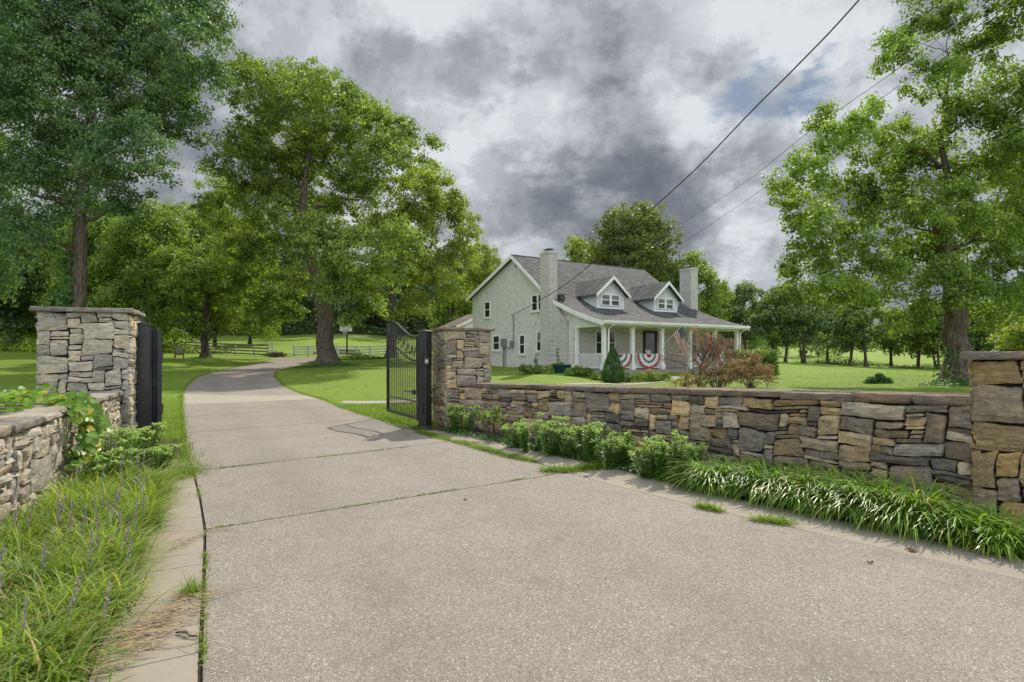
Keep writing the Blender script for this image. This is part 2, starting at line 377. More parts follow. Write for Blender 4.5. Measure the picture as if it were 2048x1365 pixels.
def brick_mat(name, base, mort, worn, amt=1.0, sc_=.30, patch=.62):
    m, T = new_mat(name); oc = T.new('ShaderNodeTexCoord').outputs['Object']
    sp = T.new('ShaderNodeSeparateXYZ', inp={0: oc})
    uv = T.new('ShaderNodeCombineXYZ', inp={0: T.math('ADD', sp.outputs[0], sp.outputs[1]), 1: sp.outputs[2], 2: 0.}).outputs[0]
    br = T.new('ShaderNodeTexBrick', inp={'Vector': uv, 'Scale': 1., 'Mortar Size': .012, 'Mortar Smooth': .4, 'Bias': 0., 'Brick Width': .215, 'Row Height': .075,
               'Color1': (1, 1, 1, 1), 'Color2': (.72, .72, .72, 1), 'Mortar': (0, 0, 0, 1)})
    nz = T.noise(oc, 1.3, 5, .65); nf = T.noise(T.vmath('MULTIPLY', oc, (1, 1, 3.5)), 3.1, 7, .72, .3)
    col = T.mix(T.rng(nz, .35, .7), base, tuple(x * .86 for x in base))
    mask = T.math('MULTIPLY', br.outputs['Fac'], T.rng(nf, patch - .16, patch + .02, sc_, .95))
    col = T.mix(mask, col, mort)
    col = T.mix(T.rng(nf, patch + .05, patch + .10, 0, .8 * amt), col, worn)
    var = T.new('ShaderNodeSeparateColor', inp={0: br.outputs['Color']}).outputs[0]
    col = T.mix(T.rng(var, .7, 1, .14, 0), col, tuple(x * .5 for x in base))
    finish(T, col, .75, T.math('MULTIPLY', br.outputs['Fac'], -1.), .7, .012, .25); return m
M['brick'] = brick_mat('white_painted_brick', (.84, .795, .745), (.24, .22, .19), (.13, .10, .08), 1.0, .48, .545)
M['brickc'] = brick_mat('worn_painted_chimney_brick', (.70, .665, .61), (.13, .11, .09), (.17, .12, .09), 1.0, .75, .53)
def shingle_mat():
    m, T = new_mat('grey_shingles'); oc = T.new('ShaderNodeTexCoord').outputs['Object']
    sp = T.new('ShaderNodeSeparateXYZ', inp={0: oc})
    uv = T.new('ShaderNodeCombineXYZ', inp={0: sp.outputs[0], 1: T.math('ADD', T.math('MULTIPLY', sp.outputs[1], .8), T.math('MULTIPLY', sp.outputs[2], .6)), 2: 0.}).outputs[0]
    br = T.new('ShaderNodeTexBrick', inp={'Vector': uv, 'Scale': 1., 'Mortar Size': .012, 'Mortar Smooth': .3, 'Bias': 0., 'Brick Width': .30, 'Row Height': .15,
               'Color1': (.140, .137, .135, 1), 'Color2': (.050, .050, .051, 1), 'Mortar': (.03, .03, .032, 1)})
    nz = T.noise(oc, 1.2, 5, .6); nf = T.noise(oc, 25, 4, .7)
    col = T.mix(T.rng(nz, .4, .7, 0, .30), br.outputs['Color'], (.15, .145, .14)); col = T.mix(T.rng(nf, .45, .7, 0, .4), col, (.05, .048, .05))
    finish(T, col, .9, T.math('MULTIPLY', br.outputs['Fac'], -1.), .8, .02, .15); return m
M['shingle'] = shingle_mat()
def siding_mat():
    m, T = new_mat('white_lap_siding'); oc = T.new('ShaderNodeTexCoord').outputs['Object']
    sp = T.new('ShaderNodeSeparateXYZ', inp={0: oc})
    fr = T.math('FRACT', T.math('DIVIDE', sp.outputs[2], .14))
    nz = T.noise(oc, 2, 4, .6)
    col = T.mix(T.rng(fr, .0, .13, .8, 0), T.mix(nz, (.68, .70, .70), (.56, .58, .58)), (.13, .13, .13))
    finish(T, col, .55, T.math('SUBTRACT', 1., fr), .8, .03, .3); return m
M['siding'] = siding_mat()
M['bark'] = barkmat('brown_bark', (.20, .16, .12), (.055, .043, .033))
M['bark_dark'] = barkmat('dark_bark', (.12, .095, .07), (.03, .024, .018))
M['bark_grey'] = barkmat('grey_bark', (.17, .15, .12), (.05, .043, .035))
M['leaf_deep'] = leafmat('leaves_deep_green', (.060, .110, .050), (.195, .300, .118), .40)
M['leaf_mid'] = leafmat('leaves_mid_green', (.088, .145, .032), (.345, .425, .100), .45)
M['leaf_yel'] = leafmat('leaves_yellow_green', (.125, .175, .036), (.400, .440, .090), .45)
M['leaf_fresh'] = leafmat('leaves_fresh_green', (.078, .135, .028), (.310, .400, .085), .48)
M['leaf_far'] = leafmat('leaves_far_haze_green', (.105, .165, .068), (.250, .315, .130), .40)  # paler green puts distance haze into the leaf colour
M['leaf_olive'] = leafmat('leaves_olive', (.060, .090, .024), (.250, .270, .070), .40)
M['leaf_hill'] = leafmat('leaves_hill_dark', (.035, .070, .040), (.140, .205, .070), .30, nscale=.06)
M['conifer'] = leafmat('conifer_needles', (.022, .075, .012), (.080, .19, .028), .3, nscale=5)
M['leaf_bronze'] = leafmat('leaves_bronze', (.13, .11, .05), (.42, .25, .19), .35, c3=(.62, .25, .02), nscale=9)
M['leaf_mauve'] = leafmat('leaves_mauve', (.24, .12, .11), (.42, .26, .23), .3, nscale=2)
M['leaf_gold'] = leafmat('leaves_gold_green', (.12, .13, .03), (.36, .25, .03), .4, c3=(.50, .16, .01), nscale=2)
M['petal_red'] = leafmat('petals_red', (.45, .04, .05), (.62, .14, .14), .3)
M['petal_orange'] = leafmat('petals_orange', (.65, .22, .01), (.75, .38, .02), .3)
M['petal_lilac'] = leafmat('petals_lilac', (.24, .17, .30), (.42, .34, .46), .3)
M['blade'] = leafmat('grass_blade_green', (.085, .18, .024), (.32, .46, .06), .40, .38, .5, nscale=1.5, c3=(.42, .36, .12))
M['blade_light'] = leafmat('light_long_blades', (.11, .18, .035), (.34, .42, .11), .40, .5, .35, nscale=1.2, c3=(.48, .36, .14))
M['lawnblade'] = leafmat('lawn_blades', (.11, .18, .018), (.23, .31, .040), .4, .6, .2, nscale=1)
M['lawntuft'] = leafmat('lawn_tuft_grass', (.10, .165, .020), (.25, .32, .055), .25, .8, .1, nscale=.5)
M['ivy'] = leafmat('ivy_leaves', (.035, .11, .03), (.14, .26, .08), .35, .4, .4, nscale=2)
M['vine'] = leafmat('vine_leaves', (.075, .17, .020), (.25, .38, .055), .45, .4, .45, nscale=3, c3=(.60, .45, .04))
M['bud'] = leafmat('pale_green_buds', (.30, .42, .10), (.50, .60, .20), .35, nscale=2)
M['herb'] = leafmat('herb_leaves', (0.048, 0.124, 0.019), (0.215, 0.340, 0.062), .42, .5, .35, nscale=2.5)

# ------------------------------------------------------------------ leaves, trees, shrubs
def unit(v): return v / np.maximum(np.linalg.norm(v, axis=1, keepdims=True), 1e-9)
def leaf_quads(C, N, size, rg, aspect=.62, tdir=None):
    n = len(C); N = unit(N)
    r = rg.normal(size=(n, 3)) if tdir is None else tdir + rg.normal(size=(n, 3)) * .35
    t = unit(r - N * np.sum(r * N, 1, keepdims=True)); b = np.cross(N, t)
    s = (size * rg.uniform(.65, 1.3, n))[:, None]
    V = np.stack([C - t * s * .5, C + b * s * aspect * .5 - t * s * .08, C + t * s * .5 - N * s * .12, C - b * s * aspect * .5 - t * s * .08], 1).reshape(-1, 3)
    Fq = np.arange(4 * n).reshape(n, 4)
    return V, Fq, np.repeat(rg.random(n), 4)
def sph(n, rg): return unit(rg.normal(size=(n, 3)))

def crown_arrays(lobes, size, dens, rg, clump=.55, per=34, flat=.6, shell=.42, zmin=None):
    """lobes: list of (x,y,z,r). returns leaf centres, normals, clump centres"""
    Cs, Ns, CC = [], [], []
    for (x, y, z, r) in lobes:
        nc = max(4, int(dens * 8.0 * r * r / (clump * clump)))
        d = sph(nc, rg); d[:, 2] = np.where(d[:, 2] < -.7, -d[:, 2], d[:, 2])
        rad = r * (shell + (1 - shell) * rg.random(nc) ** .6) * rg.uniform(.72, 1.12, nc)
        cc = np.array([x, y, z]) + d * rad[:, None] * np.array([1, 1, .82])
        CC.append(cc)
        k = (per * rg.uniform(.45, 1.6, nc)).astype(int)
        idx = np.repeat(np.arange(nc), k); cs = clump * rg.uniform(.6, 1.25, nc)
        off = sph(len(idx), rg) * (rg.random(len(idx)) ** .55)[:, None] * cs[idx][:, None] * np.array([1, 1, flat])
        off[:, 2] -= .35 * np.sum(off[:, :2] ** 2, 1) / np.maximum(cs[idx], .1)
        c = cc[idx] + off
        nn = rg.normal(size=c.shape) * .48 + np.array([0, -.05, .45]) + unit(off) * .85 + unit(c - np.array([x, y, z])) * .25
        Cs.append(c); Ns.append(nn)
    C, N = np.concatenate(Cs), np.concatenate(Ns)
    if zmin is not None:
        k = C[:, 2] > zmin; C, N = C[k], N[k]
    return C, N, np.concatenate(CC)

def bez(a, b, c, d, n):
    return [a * (1 - t) ** 3 + b * 3 * t * (1 - t) ** 2 + c * 3 * t * t * (1 - t) + d * t ** 3 for t in [i / n for i in range(n + 1)]]
def build_trunk(mb, trunk, radii, lobes, CC, rg, flare=1.5, twigs=5, limb_r=None, sides=10):
    trunk = [Vector(p) for p in trunk]
    pts, rad = [], []
    for i in range(len(trunk) - 1):
        for k in range(4):
            t = k / 4; p = trunk[i].lerp(trunk[i + 1], t)
            p += Vector((rg.normal(), rg.normal(), 0)) * radii[i] * .10 * (0 if (i == 0 and k == 0) else 1)
            pts.append(p); rad.append(radii[i] * (1 - t) + radii[i + 1] * t)
    pts.append(trunk[-1]); rad.append(radii[-1])
    # root flare
    base = pts[0].copy(); ext = []
    for dz, k in ((-.35, flare * 1.35), (0, flare * 1.15), (.18, flare * .95), (.45, 1 + (flare - 1) * .35)):
        ext.append((base + Vector((0, 0, dz)), radii[0] * k))
    pts = [e[0] for e in ext] + pts[1:]; rad = [e[1] for e in ext] + rad[1:]
    k = len(mb.v); mb.tube(pts, rad, sides)
    for i in range(k, len(mb.v)):        # buttress ripples
        v = Vector(mb.v[i]); ax = pts[min((i - k) // sides, len(pts) - 1)]
        d = v - ax; lz = max(0., 1 - (v.z - base.z) / 1.3); a = math.atan2(d.y, d.x)
        f = 1 + .12 * lz * math.sin(a * 4 + base.x) + .06 * mnoise.noise(v * 2.3)
        mb.v[i] = tuple(ax + Vector((d.x * f, d.y * f, d.z)))
    nodes = [(pts[i], rad[i] * .62) for i in range(6, len(pts))]
    ax = trunk[0]
    order = sorted(lobes, key=lambda l: min((Vector(l[:3]) - n_[0]).length for n_ in nodes))
    for (x, y, z, r) in order:
        c = Vector((x, y, z))
        p0, r0 = min(nodes, key=lambda n_: (c - n_[0]).length + .9 * max(0, n_[0].z - c.z + .25 * math.hypot(n_[0].x - x, n_[0].y - y)) - n_[1] * 2.0)
        r0 = min(r0, .045 + r * .05, .2); L = (c - p0).length
        if L < .3: nodes.append((c, r0 * .4)); continue
        w_ = .13 * L
        mid1 = p0.lerp(c, .33) + Vector((rg.normal() * w_, rg.normal() * w_, rg.normal() * w_ * .6 + .04 * L)); mid2 = p0.lerp(c, .68) + Vector((rg.normal() * w_, rg.normal() * w_, rg.normal() * w_ * .6 + .06 * L))
        bp = bez(p0, mid1, mid2, c, 8)
        br = [r0 * (1 - .7 * i / 8) for i in range(9)]
        bp = [bp[0]] + [q + Vector((rg.normal(), rg.normal(), rg.normal())) * .022 * L for q in bp[1:-1]] + [bp[-1]]
        mb.tube(bp, br, 6)
        for q in (3, 5, 7, 8): nodes.append((bp[q], br[q] * .8))
        d = np.linalg.norm(CC - np.array([x, y, z]), axis=1); near = np.where(d < r * 1.15)[0]
        if len(near) == 0: continue
        for q in rg.choice(near, min(twigs, len(near)), replace=False):
            e_ = Vector(CC[q]); k_ = int(rg.integers(3, 9)); s_ = bp[k_]
            m_ = s_.lerp(e_, .5) + Vector((rg.normal() * .1, rg.normal() * .1, .12)) * (e_ - s_).length
            q0 = min(br[k_] * .5, .035)
            mb.tube([s_, s_.lerp(m_, .6), m_, e_], [q0, q0 * .8, q0 * .6, q0 * .25], 4, False)
def tree(name, label, lobes, base, trunk, radii, leafm, barkm, size=.18, dens=1.0, clump=.55, per=34, grow=1.15, seed=1, flare=1.5, twigs=5, shell=.5, group=None, cat='tree', aspect=.62, flat=.6):
    rg = np.random.default_rng(seed); lobes = [(x, y, z, r * grow) for x, y, z, r in lobes]
    root = thing(name, label, cat, base, 0, group)
    C, N, CC = crown_arrays(lobes, size, dens, rg, clump, per, flat, shell)
    mb = MB(); build_trunk(mb, trunk, radii, lobes, CC, rg, flare, twigs)
    mb.build('trunk', barkm, root, True, root)
    V, Fq, a = leaf_quads(C, N, size, rg, aspect)
    raw_mesh('crown', tolocal(V, root), Fq, leafm, root, attr=a)
    return root
def copy_tree(o, parent=None):
    c = o.copy(); COL.objects.link(c); c.parent = parent
    for ch in list(o.children): copy_tree(ch, c)
    return c
def shrub(name, label, base, lobes, leafm, size, dens=1., clump=.2, per=24, seed=0, cat='shrub', stems=8, group=None, barkm=None, **kw):
    """lobes given relative to base"""
    rg = np.random.default_rng(seed)
    root = thing(name, label, cat, base, 0, group)
    C, N, CC = crown_arrays(lobes, size, dens, rg, clump, per, zmin=.01, **kw)
    V, Fq, a = leaf_quads(C, N, size, rg)
    raw_mesh('foliage', V, Fq, leafm, root, attr=a)
    mb = MB()
    for q in rg.choice(len(CC), min(stems, len(CC)), replace=False):
        e_ = Vector(CC[q]); s_ = Vector((e_.x * .15, e_.y * .15, -.03)); m_ = Vector((e_.x * .45, e_.y * .45, e_.z * .6))
        mb.tube([s_, m_, e_], [.014, .010, .004], 5, False)
    mb.build('stems', barkm or M['bark'], root)
    return root
#@@PART2
# ------------------------------------------------------------------ ground, drive, kerbs
xs, ys = np.sinh(ga) * SC, np.sinh(gb) * SC
XX, YY = np.meshgrid(xs, ys)
ii = np.arange(NX * NY).reshape(NY, NX)
o = raw_mesh('ground', np.stack([XX.ravel(), YY.ravel(), GZ.ravel()], 1), np.stack([ii[:-1, :-1].ravel(), ii[:-1, 1:].ravel(), ii[1:, 1:].ravel(), ii[1:, :-1].ravel()], 1), M['lawn'], None, True)
tag(o, kind='structure')

def resample(pts, n):
    pts = np.array(pts, float); d = np.concatenate([[0], np.cumsum(np.linalg.norm(np.diff(pts, axis=0), axis=1))])
    t = np.linspace(0, d[-1], n)
    return np.stack([np.interp(t, d, pts[:, 0]), np.interp(t, d, pts[:, 1])], 1)
def loft(L, Rr, up, n=24, m=8, gap=.006, skirt=.07, edge=0.0):
    L, Rr = resample(L, n), resample(Rr, n)
    for E in (L, Rr):      # pull the ends in to leave a joint
        d = E[1] - E[0]; E[0] += d / np.linalg.norm(d) * gap
        d = E[-2] - E[-1]; E[-1] += d / np.linalg.norm(d) * gap
    V, Fs = [], []
    t = np.linspace(0, 1, m)[None, :, None]
    g = L[:, None, :] * (1 - t) + Rr[:, None, :] * t
    if edge:
        for i in range(n):
            for j, s_ in ((0, 1), (m - 1, -1)):
                g[i, j, 0] += edge * mnoise.noise(Vector((g[i, j, 0] * 3, g[i, j, 1] * 3, 7.)))
    z = ghv(g[..., 0].ravel(), g[..., 1].ravel()) + up
    V = np.concatenate([g.reshape(-1, 2), z[:, None]], 1).tolist()
    I = np.arange(n * m).reshape(n, m)
    Fs = [[I[i, j], I[i, j + 1], I[i + 1, j + 1], I[i + 1, j]] for i in range(n - 1) for j in range(m - 1)]
    per = list(I[0, :]) + list(I[1:, -1]) + list(I[-1, :-1][::-1]) + list(I[1:-1, 0][::-1])
    o = len(V)
    for p in per: V.append([V[p][0], V[p][1], V[p][2] - skirt])
    k = len(per)
    for i in range(k): Fs.append([per[i], o + i, o + (i + 1) % k, per[(i + 1) % k]])
    return V, [[int(a) for a in f] for f in Fs]
def fx(px, Y): return ((px - 1024) / F * Y, Y)
panels = [
    ([(1.9, -3.5), (0.05, 0), G(405, 1365), G(408, 1250), G(412, 1150), G(413, 1064)], [(9, -3.5), (6.1, 0), G(2048, 1166), G(1500, 1040), G(1380, 1012), G(1216, 970), G(1134, 948)]),
    ([G(413, 1064), G(402, 1000), G(388, 945)], [G(1134, 948), G(1073, 930), G(1002, 914), G(935, 894), G(898, 886)]),
    ([G(388, 945), G(374, 905), G(369, 868)], [G(898, 886), G(838, 866), G(745, 838)]),
    ([G(369, 868), G(367, 850), G(366, 836)], [G(745, 838), G(710, 826), G(676, 816)]),
    ([G(366, 836), G(364, 811)], [G(676, 816), G(640, 803)]),
    ([G(364, 811), fx(365, 21.7)], [G(640, 803), fx(612, 20.5)]),
    ([fx(365, 21.7), fx(368, 24), fx(374, 26)], [fx(612, 20.5), fx(585, 23.5), fx(567, 26)]),
    ([fx(374, 26), fx(392, 30), fx(422, 34)], [fx(567, 26), fx(549, 31), fx(552, 34.5)]),
    ([fx(422, 34), fx(463, 38), fx(534, 45), fx(549, 48.5), fx(560, 52)], [fx(552, 34.5), fx(580, 38.5), fx(615, 43), fx(638, 47), fx(675, 51)])]
mb_a, mb_s = MB(), MB()
for k, (l, r_) in enumerate(panels):
    v, f = loft(l, r_, .022, 30 if k in (0, 1, 2) else 24, 14, .010 if k < 2 else .018)
    (mb_s if k == 5 else mb_a).add(v, f)
drive = mb_a.build('driveway', M['agg']); tag(drive, kind='structure')
mb_s.build('pale_slab', M['slab'], drive)
# dark soil lies under the joints and in the planting beds
kerb_out = [(4.9, 2.6), (3.83, 4.18), G(1500, 1006), G(1339, 968), G(1251, 945), G(1105, 913), G(967, 880), G(905, 868), (-1.55, 11.3)]
kerb_in = [(6.1, 0.05), (3.48, 3.79), G(1500, 1040), G(1380, 1012), G(1216, 970), G(1134, 948), G(1073, 928), G(1002, 912), G(935, 892), G(898, 883), (-1.9, 11.25)]
kerb_out = [(7.3, 0.05)] + kerb_out
def off(pts, d):
    pts = np.array(pts, float); t = np.gradient(pts, axis=0); t /= np.linalg.norm(t, axis=1, keepdims=True)
    return pts + np.stack([-t[:, 1], t[:, 0]], 1) * d
ledge = [(1.9, -3.5), (0.05, 0), G(405, 1365), G(408, 1250), G(412, 1150), G(413, 1064), G(402, 1000), G(388, 945), G(380, 920)]
mb = MB()
lk = off(resample(ledge, 40), .022); lo = off(resample(ledge, 40), .47)
cuts = [0, 5, 9, 13, 17, 21, 25, 29, 33, 39]
for a, b in zip(cuts[:-1], cuts[1:]):
    v, f = loft(lo[a:b + 1], lk[a:b + 1], .018, 10, 5, .004); mb.add(v, f)
tag(mb.build('kerb_strip', M['kerb']), kind='structure')
mb = MB(); ki, ko = resample(kerb_in, 44), resample(kerb_out, 44)
for a, b in zip([0, 14, 21, 29, 37], [14, 21, 29, 37, 43]):
    v, f = loft(ki[a:b + 1] * .997 + ko[a:b + 1] * .003 + np.array([.012, .008]), ko[a:b + 1], .020, 14, 5, .005); mb.add(v, f)
tag(mb.build('kerb_strip', M['kerb']), kind='structure')
v, f = loft([(-2.9, 1.0), (-3.75, 3.6), (-4.5, 4.9), (-6.4, 9.0), (-6.5, 10.2)], [(8.6, 1.), (6., 4.2), (3.3, 8.0), (-.1, 12.3), (-1.4, 12.6)], .006, 40, 40, 0, .02)
mb = MB(); mb.add(v, f); tag(mb.build('bed_soil', M['soil']), kind='structure')
v, f = loft([(-9.6, 16.0), (-10.3, 17.6), (-12.5, 22)], [(-4.6, 15.8), (-5.6, 17.6), (-7.4, 21)], .006, 12, 12, 0, .02)
mb = MB(); mb.add(v, f)
# side path to the house
pth = [(-5.35, 17.35), (-4.5, 17.5), (-3.5, 17.7), (-1.5, 18.3), (1.5, 20.2), (4.5, 23.5), (7.5, 26.5), (9.2, 29.5)]
v, f = loft(pth, off(pth, .85), .02, 50, 4, 0)
mb2 = MB(); mb2.add(v, f); tag(mb2.build('path', M['slab']), kind='structure')
# public road behind the camera
v, f = loft([(-40, -4.0), (40, -4.0)], [(-40, -12), (40, -12)], .015, 60, 12, 0)
mb2 = MB(); mb2.add(v, f); tag(mb2.build('road', simple('asphalt', (.055, .055, .055), .9, .2, 40, .3)), kind='structure')

# ------------------------------------------------------------------ rubble masonry
PAL_R = [(0.583, 0.467, 0.301), (0.524, 0.438, 0.311), (0.427, 0.360, 0.272), (0.350, 0.301, 0.242), (0.602, 0.467, 0.292), (0.486, 0.408, 0.301), (0.272, 0.242, 0.214), (0.564, 0.496, 0.370), (0.642, 0.486, 0.272), (0.408, 0.370, 0.320), (0.486, 0.427, 0.350), (0.370, 0.320, 0.263)]
PAL_L = [(.74, .68, .55), (.68, .63, .52), (.72, .66, .53), (.58, .54, .47), (.66, .62, .54), (.74, .65, .49), (.52, .49, .44), (.70, .66, .57), (.62, .58, .50), (.72, .68, .58)]
PAL_P = [(0.549, 0.464, 0.329), (0.488, 0.427, 0.317), (0.561, 0.500, 0.378), (0.439, 0.390, 0.317), (0.537, 0.439, 0.293), (0.390, 0.348, 0.293), (0.500, 0.451, 0.354), (0.561, 0.464, 0.305)]
PAL_B = [(.70, .50, .23), (.64, .46, .20), (.64, .50, .28), (.52, .40, .22), (.62, .47, .24), (.46, .39, .28)]
class Stones:
    def __init__(s): s.v = []; s.f = []; s.c = []
    def face(s, p0, d, length, h0, h1, nrm, pal, seed, lip=.05, big=1.0, hbase=-.08, cell=(.055, .043), topf=None):
        """fill the vertical strip starting at p0 (x,y) along unit d, from hbase to a top running h0..h1"""
        rd = random.Random(seed); cw, ch = cell
        cw = length / max(2, round(length / cw)); nu = round(length / cw)
        nh = int(round((max(h0, h1) - hbase) / ch))
        occ = [[False] * nu for _ in range(nh)]
        d = Vector((d[0], d[1], 0)); nv = Vector((nrm[0], nrm[1], 0)); P0 = Vector((p0[0], p0[1], 0))
        for j in range(nh):
            i = 0
            while i < nu:
                if occ[j][i]: i += 1; continue
                free = 0
                while i + free < nu and not occ[j][i + free]: free += 1
                q = rd.random()
                if big > 2 and q < .62: wd_, hh = rd.randint(6, 12), rd.randint(5, 8)
                elif q < .20 * big: wd_, hh = rd.randint(6, 11), rd.randint(4, 7) + (1 if big > 2 else 0)
                elif q < .46: wd_, hh = rd.randint(4, 8), rd.randint(2, 4)
                elif q < .82: wd_, hh = rd.randint(4, 11), rd.choice([1, 1, 2])
                elif q < .88: wd_, hh = rd.randint(3, 4), rd.randint(3, 5)
                else: wd_, hh = rd.randint(2, 4), rd.randint(1, 2)
                wd_ = min(wd_, free)
                if free - wd_ < 2: wd_ = free if free < 12 else wd_
                hh = min(hh, nh - j)
                if nh - j - hh == 1: hh += 1
                for jj in range(hh):
                    for k in range(wd_):
                        if jj and occ[j + jj][i + k]: hh = min(hh, jj); break
                for jj in range(hh):
                    for k in range(wd_): occ[j + jj][i + k] = True
                s.stone(P0, d, nv, i * cw, j * ch, wd_ * cw, hh * ch, hbase, length, lambda u: (h0 + (h1 - h0) * u / length - hbase) / (nh * ch), rd, pal, lip, seed)
                i += wd_
    def stone(s, P0, d, nv, u0, z0, w_, h_, hb, length, zs, rd, pal, lip, seed):
        nu = max(5, min(11, int(w_ / .035) + 3)); nz = max(4, min(9, int(h_ / .035) + 3))
        A = [-1, -.95] + [-.95 + 1.9 * (k + 1) / (nu - 3) for k in range(nu - 4)] + [.95, 1]
        B = [-1, -.93] + [-.93 + 1.86 * (k + 1) / (nz - 3) for k in range(nz - 4)] + [.93, 1] if nz > 4 else [-1, -.9, .9, 1]
        col = list(rd.choice(pal)); kk = rd.choice([rd.uniform(.52, .78), rd.uniform(.8, 1.35), rd.uniform(.8, 1.35)]) if pal is PAL_R else rd.uniform(.74, 1.12); col = [c * kk for c in col]
        dep = lip * rd.uniform(.35, 1.15); tx, tz = rd.uniform(-.35, .35) * lip, rd.uniform(-.35, .35) * lip
        pw = rd.choice([3.6, 5, 8, 14]); gapw = rd.uniform(.001, .008)
        hw, hh = w_ / 2 - gapw, h_ / 2 - gapw; sk = rd.uniform(-.16, .16); sk2 = rd.uniform(-.10, .10); wedge = rd.uniform(-.16, .16); cj = [(rd.uniform(-.20, .05), rd.uniform(-.16, .05)) for _ in range(4)]
        so = len(s.v); sd_ = rd.uniform(0, 90)
        for b in B:
            for a in A:
                m = max(abs(a), abs(b)); r = (abs(a) ** pw + abs(b) ** pw) ** (1 / pw); kf = m / r if r > 0 else 1
                kf = 1 - (1 - kf) * .85
                aa, bb = a * kf, b * kf
                q_ = (1 if a > 0 else 0) + (2 if b > 0 else 0); wj = abs(a * b) ** 1.3
                aa += math.copysign(cj[q_][0] * wj, a); bb += math.copysign(cj[q_][1] * wj, b)
                u = u0 + w_ / 2 + hw * (aa + sk * bb * (h_ / w_ if w_ > h_ else .6) * (1 - abs(aa) * .3)) ; z = z0 + h_ / 2 + hh * (bb * (1 + wedge * aa) + sk2 * aa)
                # coherent warp of the whole bond so joints wander
                q = Vector((u * 2.3 + seed, z * 2.3, seed * 1.7)); 
                u += .045 * mnoise.noise(q) * (1 if .06 < u < length - .06 else 0); z += .040 * mnoise.noise(q + Vector((9, 5, 3)))
                e_ = .016 * mnoise.noise(Vector((u * 17 + sd_, z * 17, sd_)))
                if m > .9: u += e_; z += e_ * .8
                zc = z * zs(min(max(u, 0), length)) + hb
                if m >= .999: dd = -.055
                else:
                    dd = dep * (1 - .55 * (m ** 7)) + tx * a + tz * b
                    dd += .014 * mnoise.noise(Vector((u * 9, z * 20, sd_))) + .008 * mnoise.noise(Vector((u * 30, z * 38, sd_ + 4)))
                s.v.append(tuple(P0 + d * u + nv * dd + Vector((0, 0, zc)))); s.c.append((col[0], col[1], col[2], 1))
        n = len(A)
        for j in range(len(B) - 1):
            for i in range(n - 1): s.f.append([so + j * n + i, so + j * n + i + 1, so + (j + 1) * n + i + 1, so + (j + 1) * n + i])
    def slab(s, quad, z0, z1, rd, pal, jit=.018, nseg=7):
        """flat coping flag: quad = 4 xy corners (ccw), rough broken edge; z0/z1 may be 4-tuples"""
        q = [Vector((a[0], a[1], 0)) for a in quad]; c = sum(q, Vector()) / 4
        z0 = z0 if isinstance(z0, (tuple, list)) else (z0,) * 4; z1 = z1 if isinstance(z1, (tuple, list)) else (z1,) * 4
        out = []; sd_ = rd.uniform(0, 90)
        for k in range(4):
            L = (q[(k + 1) % 4] - q[k]).length; ns = max(3, int(L / .055))
            for t in range(ns):
                t /= ns; p = q[k].lerp(q[(k + 1) % 4], t); out.append((p, z0[k] * (1 - t) + z0[(k + 1) % 4] * t, z1[k] * (1 - t) + z1[(k + 1) % 4] * t))
        col = list(rd.choice(pal)); kk = rd.uniform(.8, 1.15); col = [x * kk for x in col]
        so = len(s.v); n = len(out); lv = [(.0, -.012), (.22, .004), (.6, .006), (.9, -.002), (1., -.014)]
        for f_, ins in lv:
            for (p, a, b) in out:
                dr = (p - c).normalized(); nn = mnoise.noise(Vector((p.x * 7 + sd_, p.y * 7, f_ * 1.7))) * jit + mnoise.noise(Vector((p.x * 25 + sd_, p.y * 25, f_ * 5))) * jit * .5
                pp = p + dr * (ins + nn); s.v.append((pp.x, pp.y, a + (b - a) * f_ + .004 * mnoise.noise(Vector((p.x * 6, p.y * 6, sd_))))); s.c.append((*col, 1))
        for l in range(len(lv) - 1):
            for k in range(n): s.f.append([so + l * n + k, so + l * n + (k + 1) % n, so + (l + 1) * n + (k + 1) % n, so + (l + 1) * n + k])
        s.f.append([so + (len(lv) - 1) * n + k for k in range(n)]); s.f.append([so + n - 1 - k for k in range(n)])
    def build(s, name, parent=None, local=None):
        V = tolocal(s.v, local) if local is not None else s.v
        return raw_mesh(name, V, s.f, M['stone'], parent, False, col=s.c)
def uv2(a, b):
    dx, dy = b[0] - a[0], b[1] - a[1]; L = math.hypot(dx, dy); return (dx / L, dy / L), L
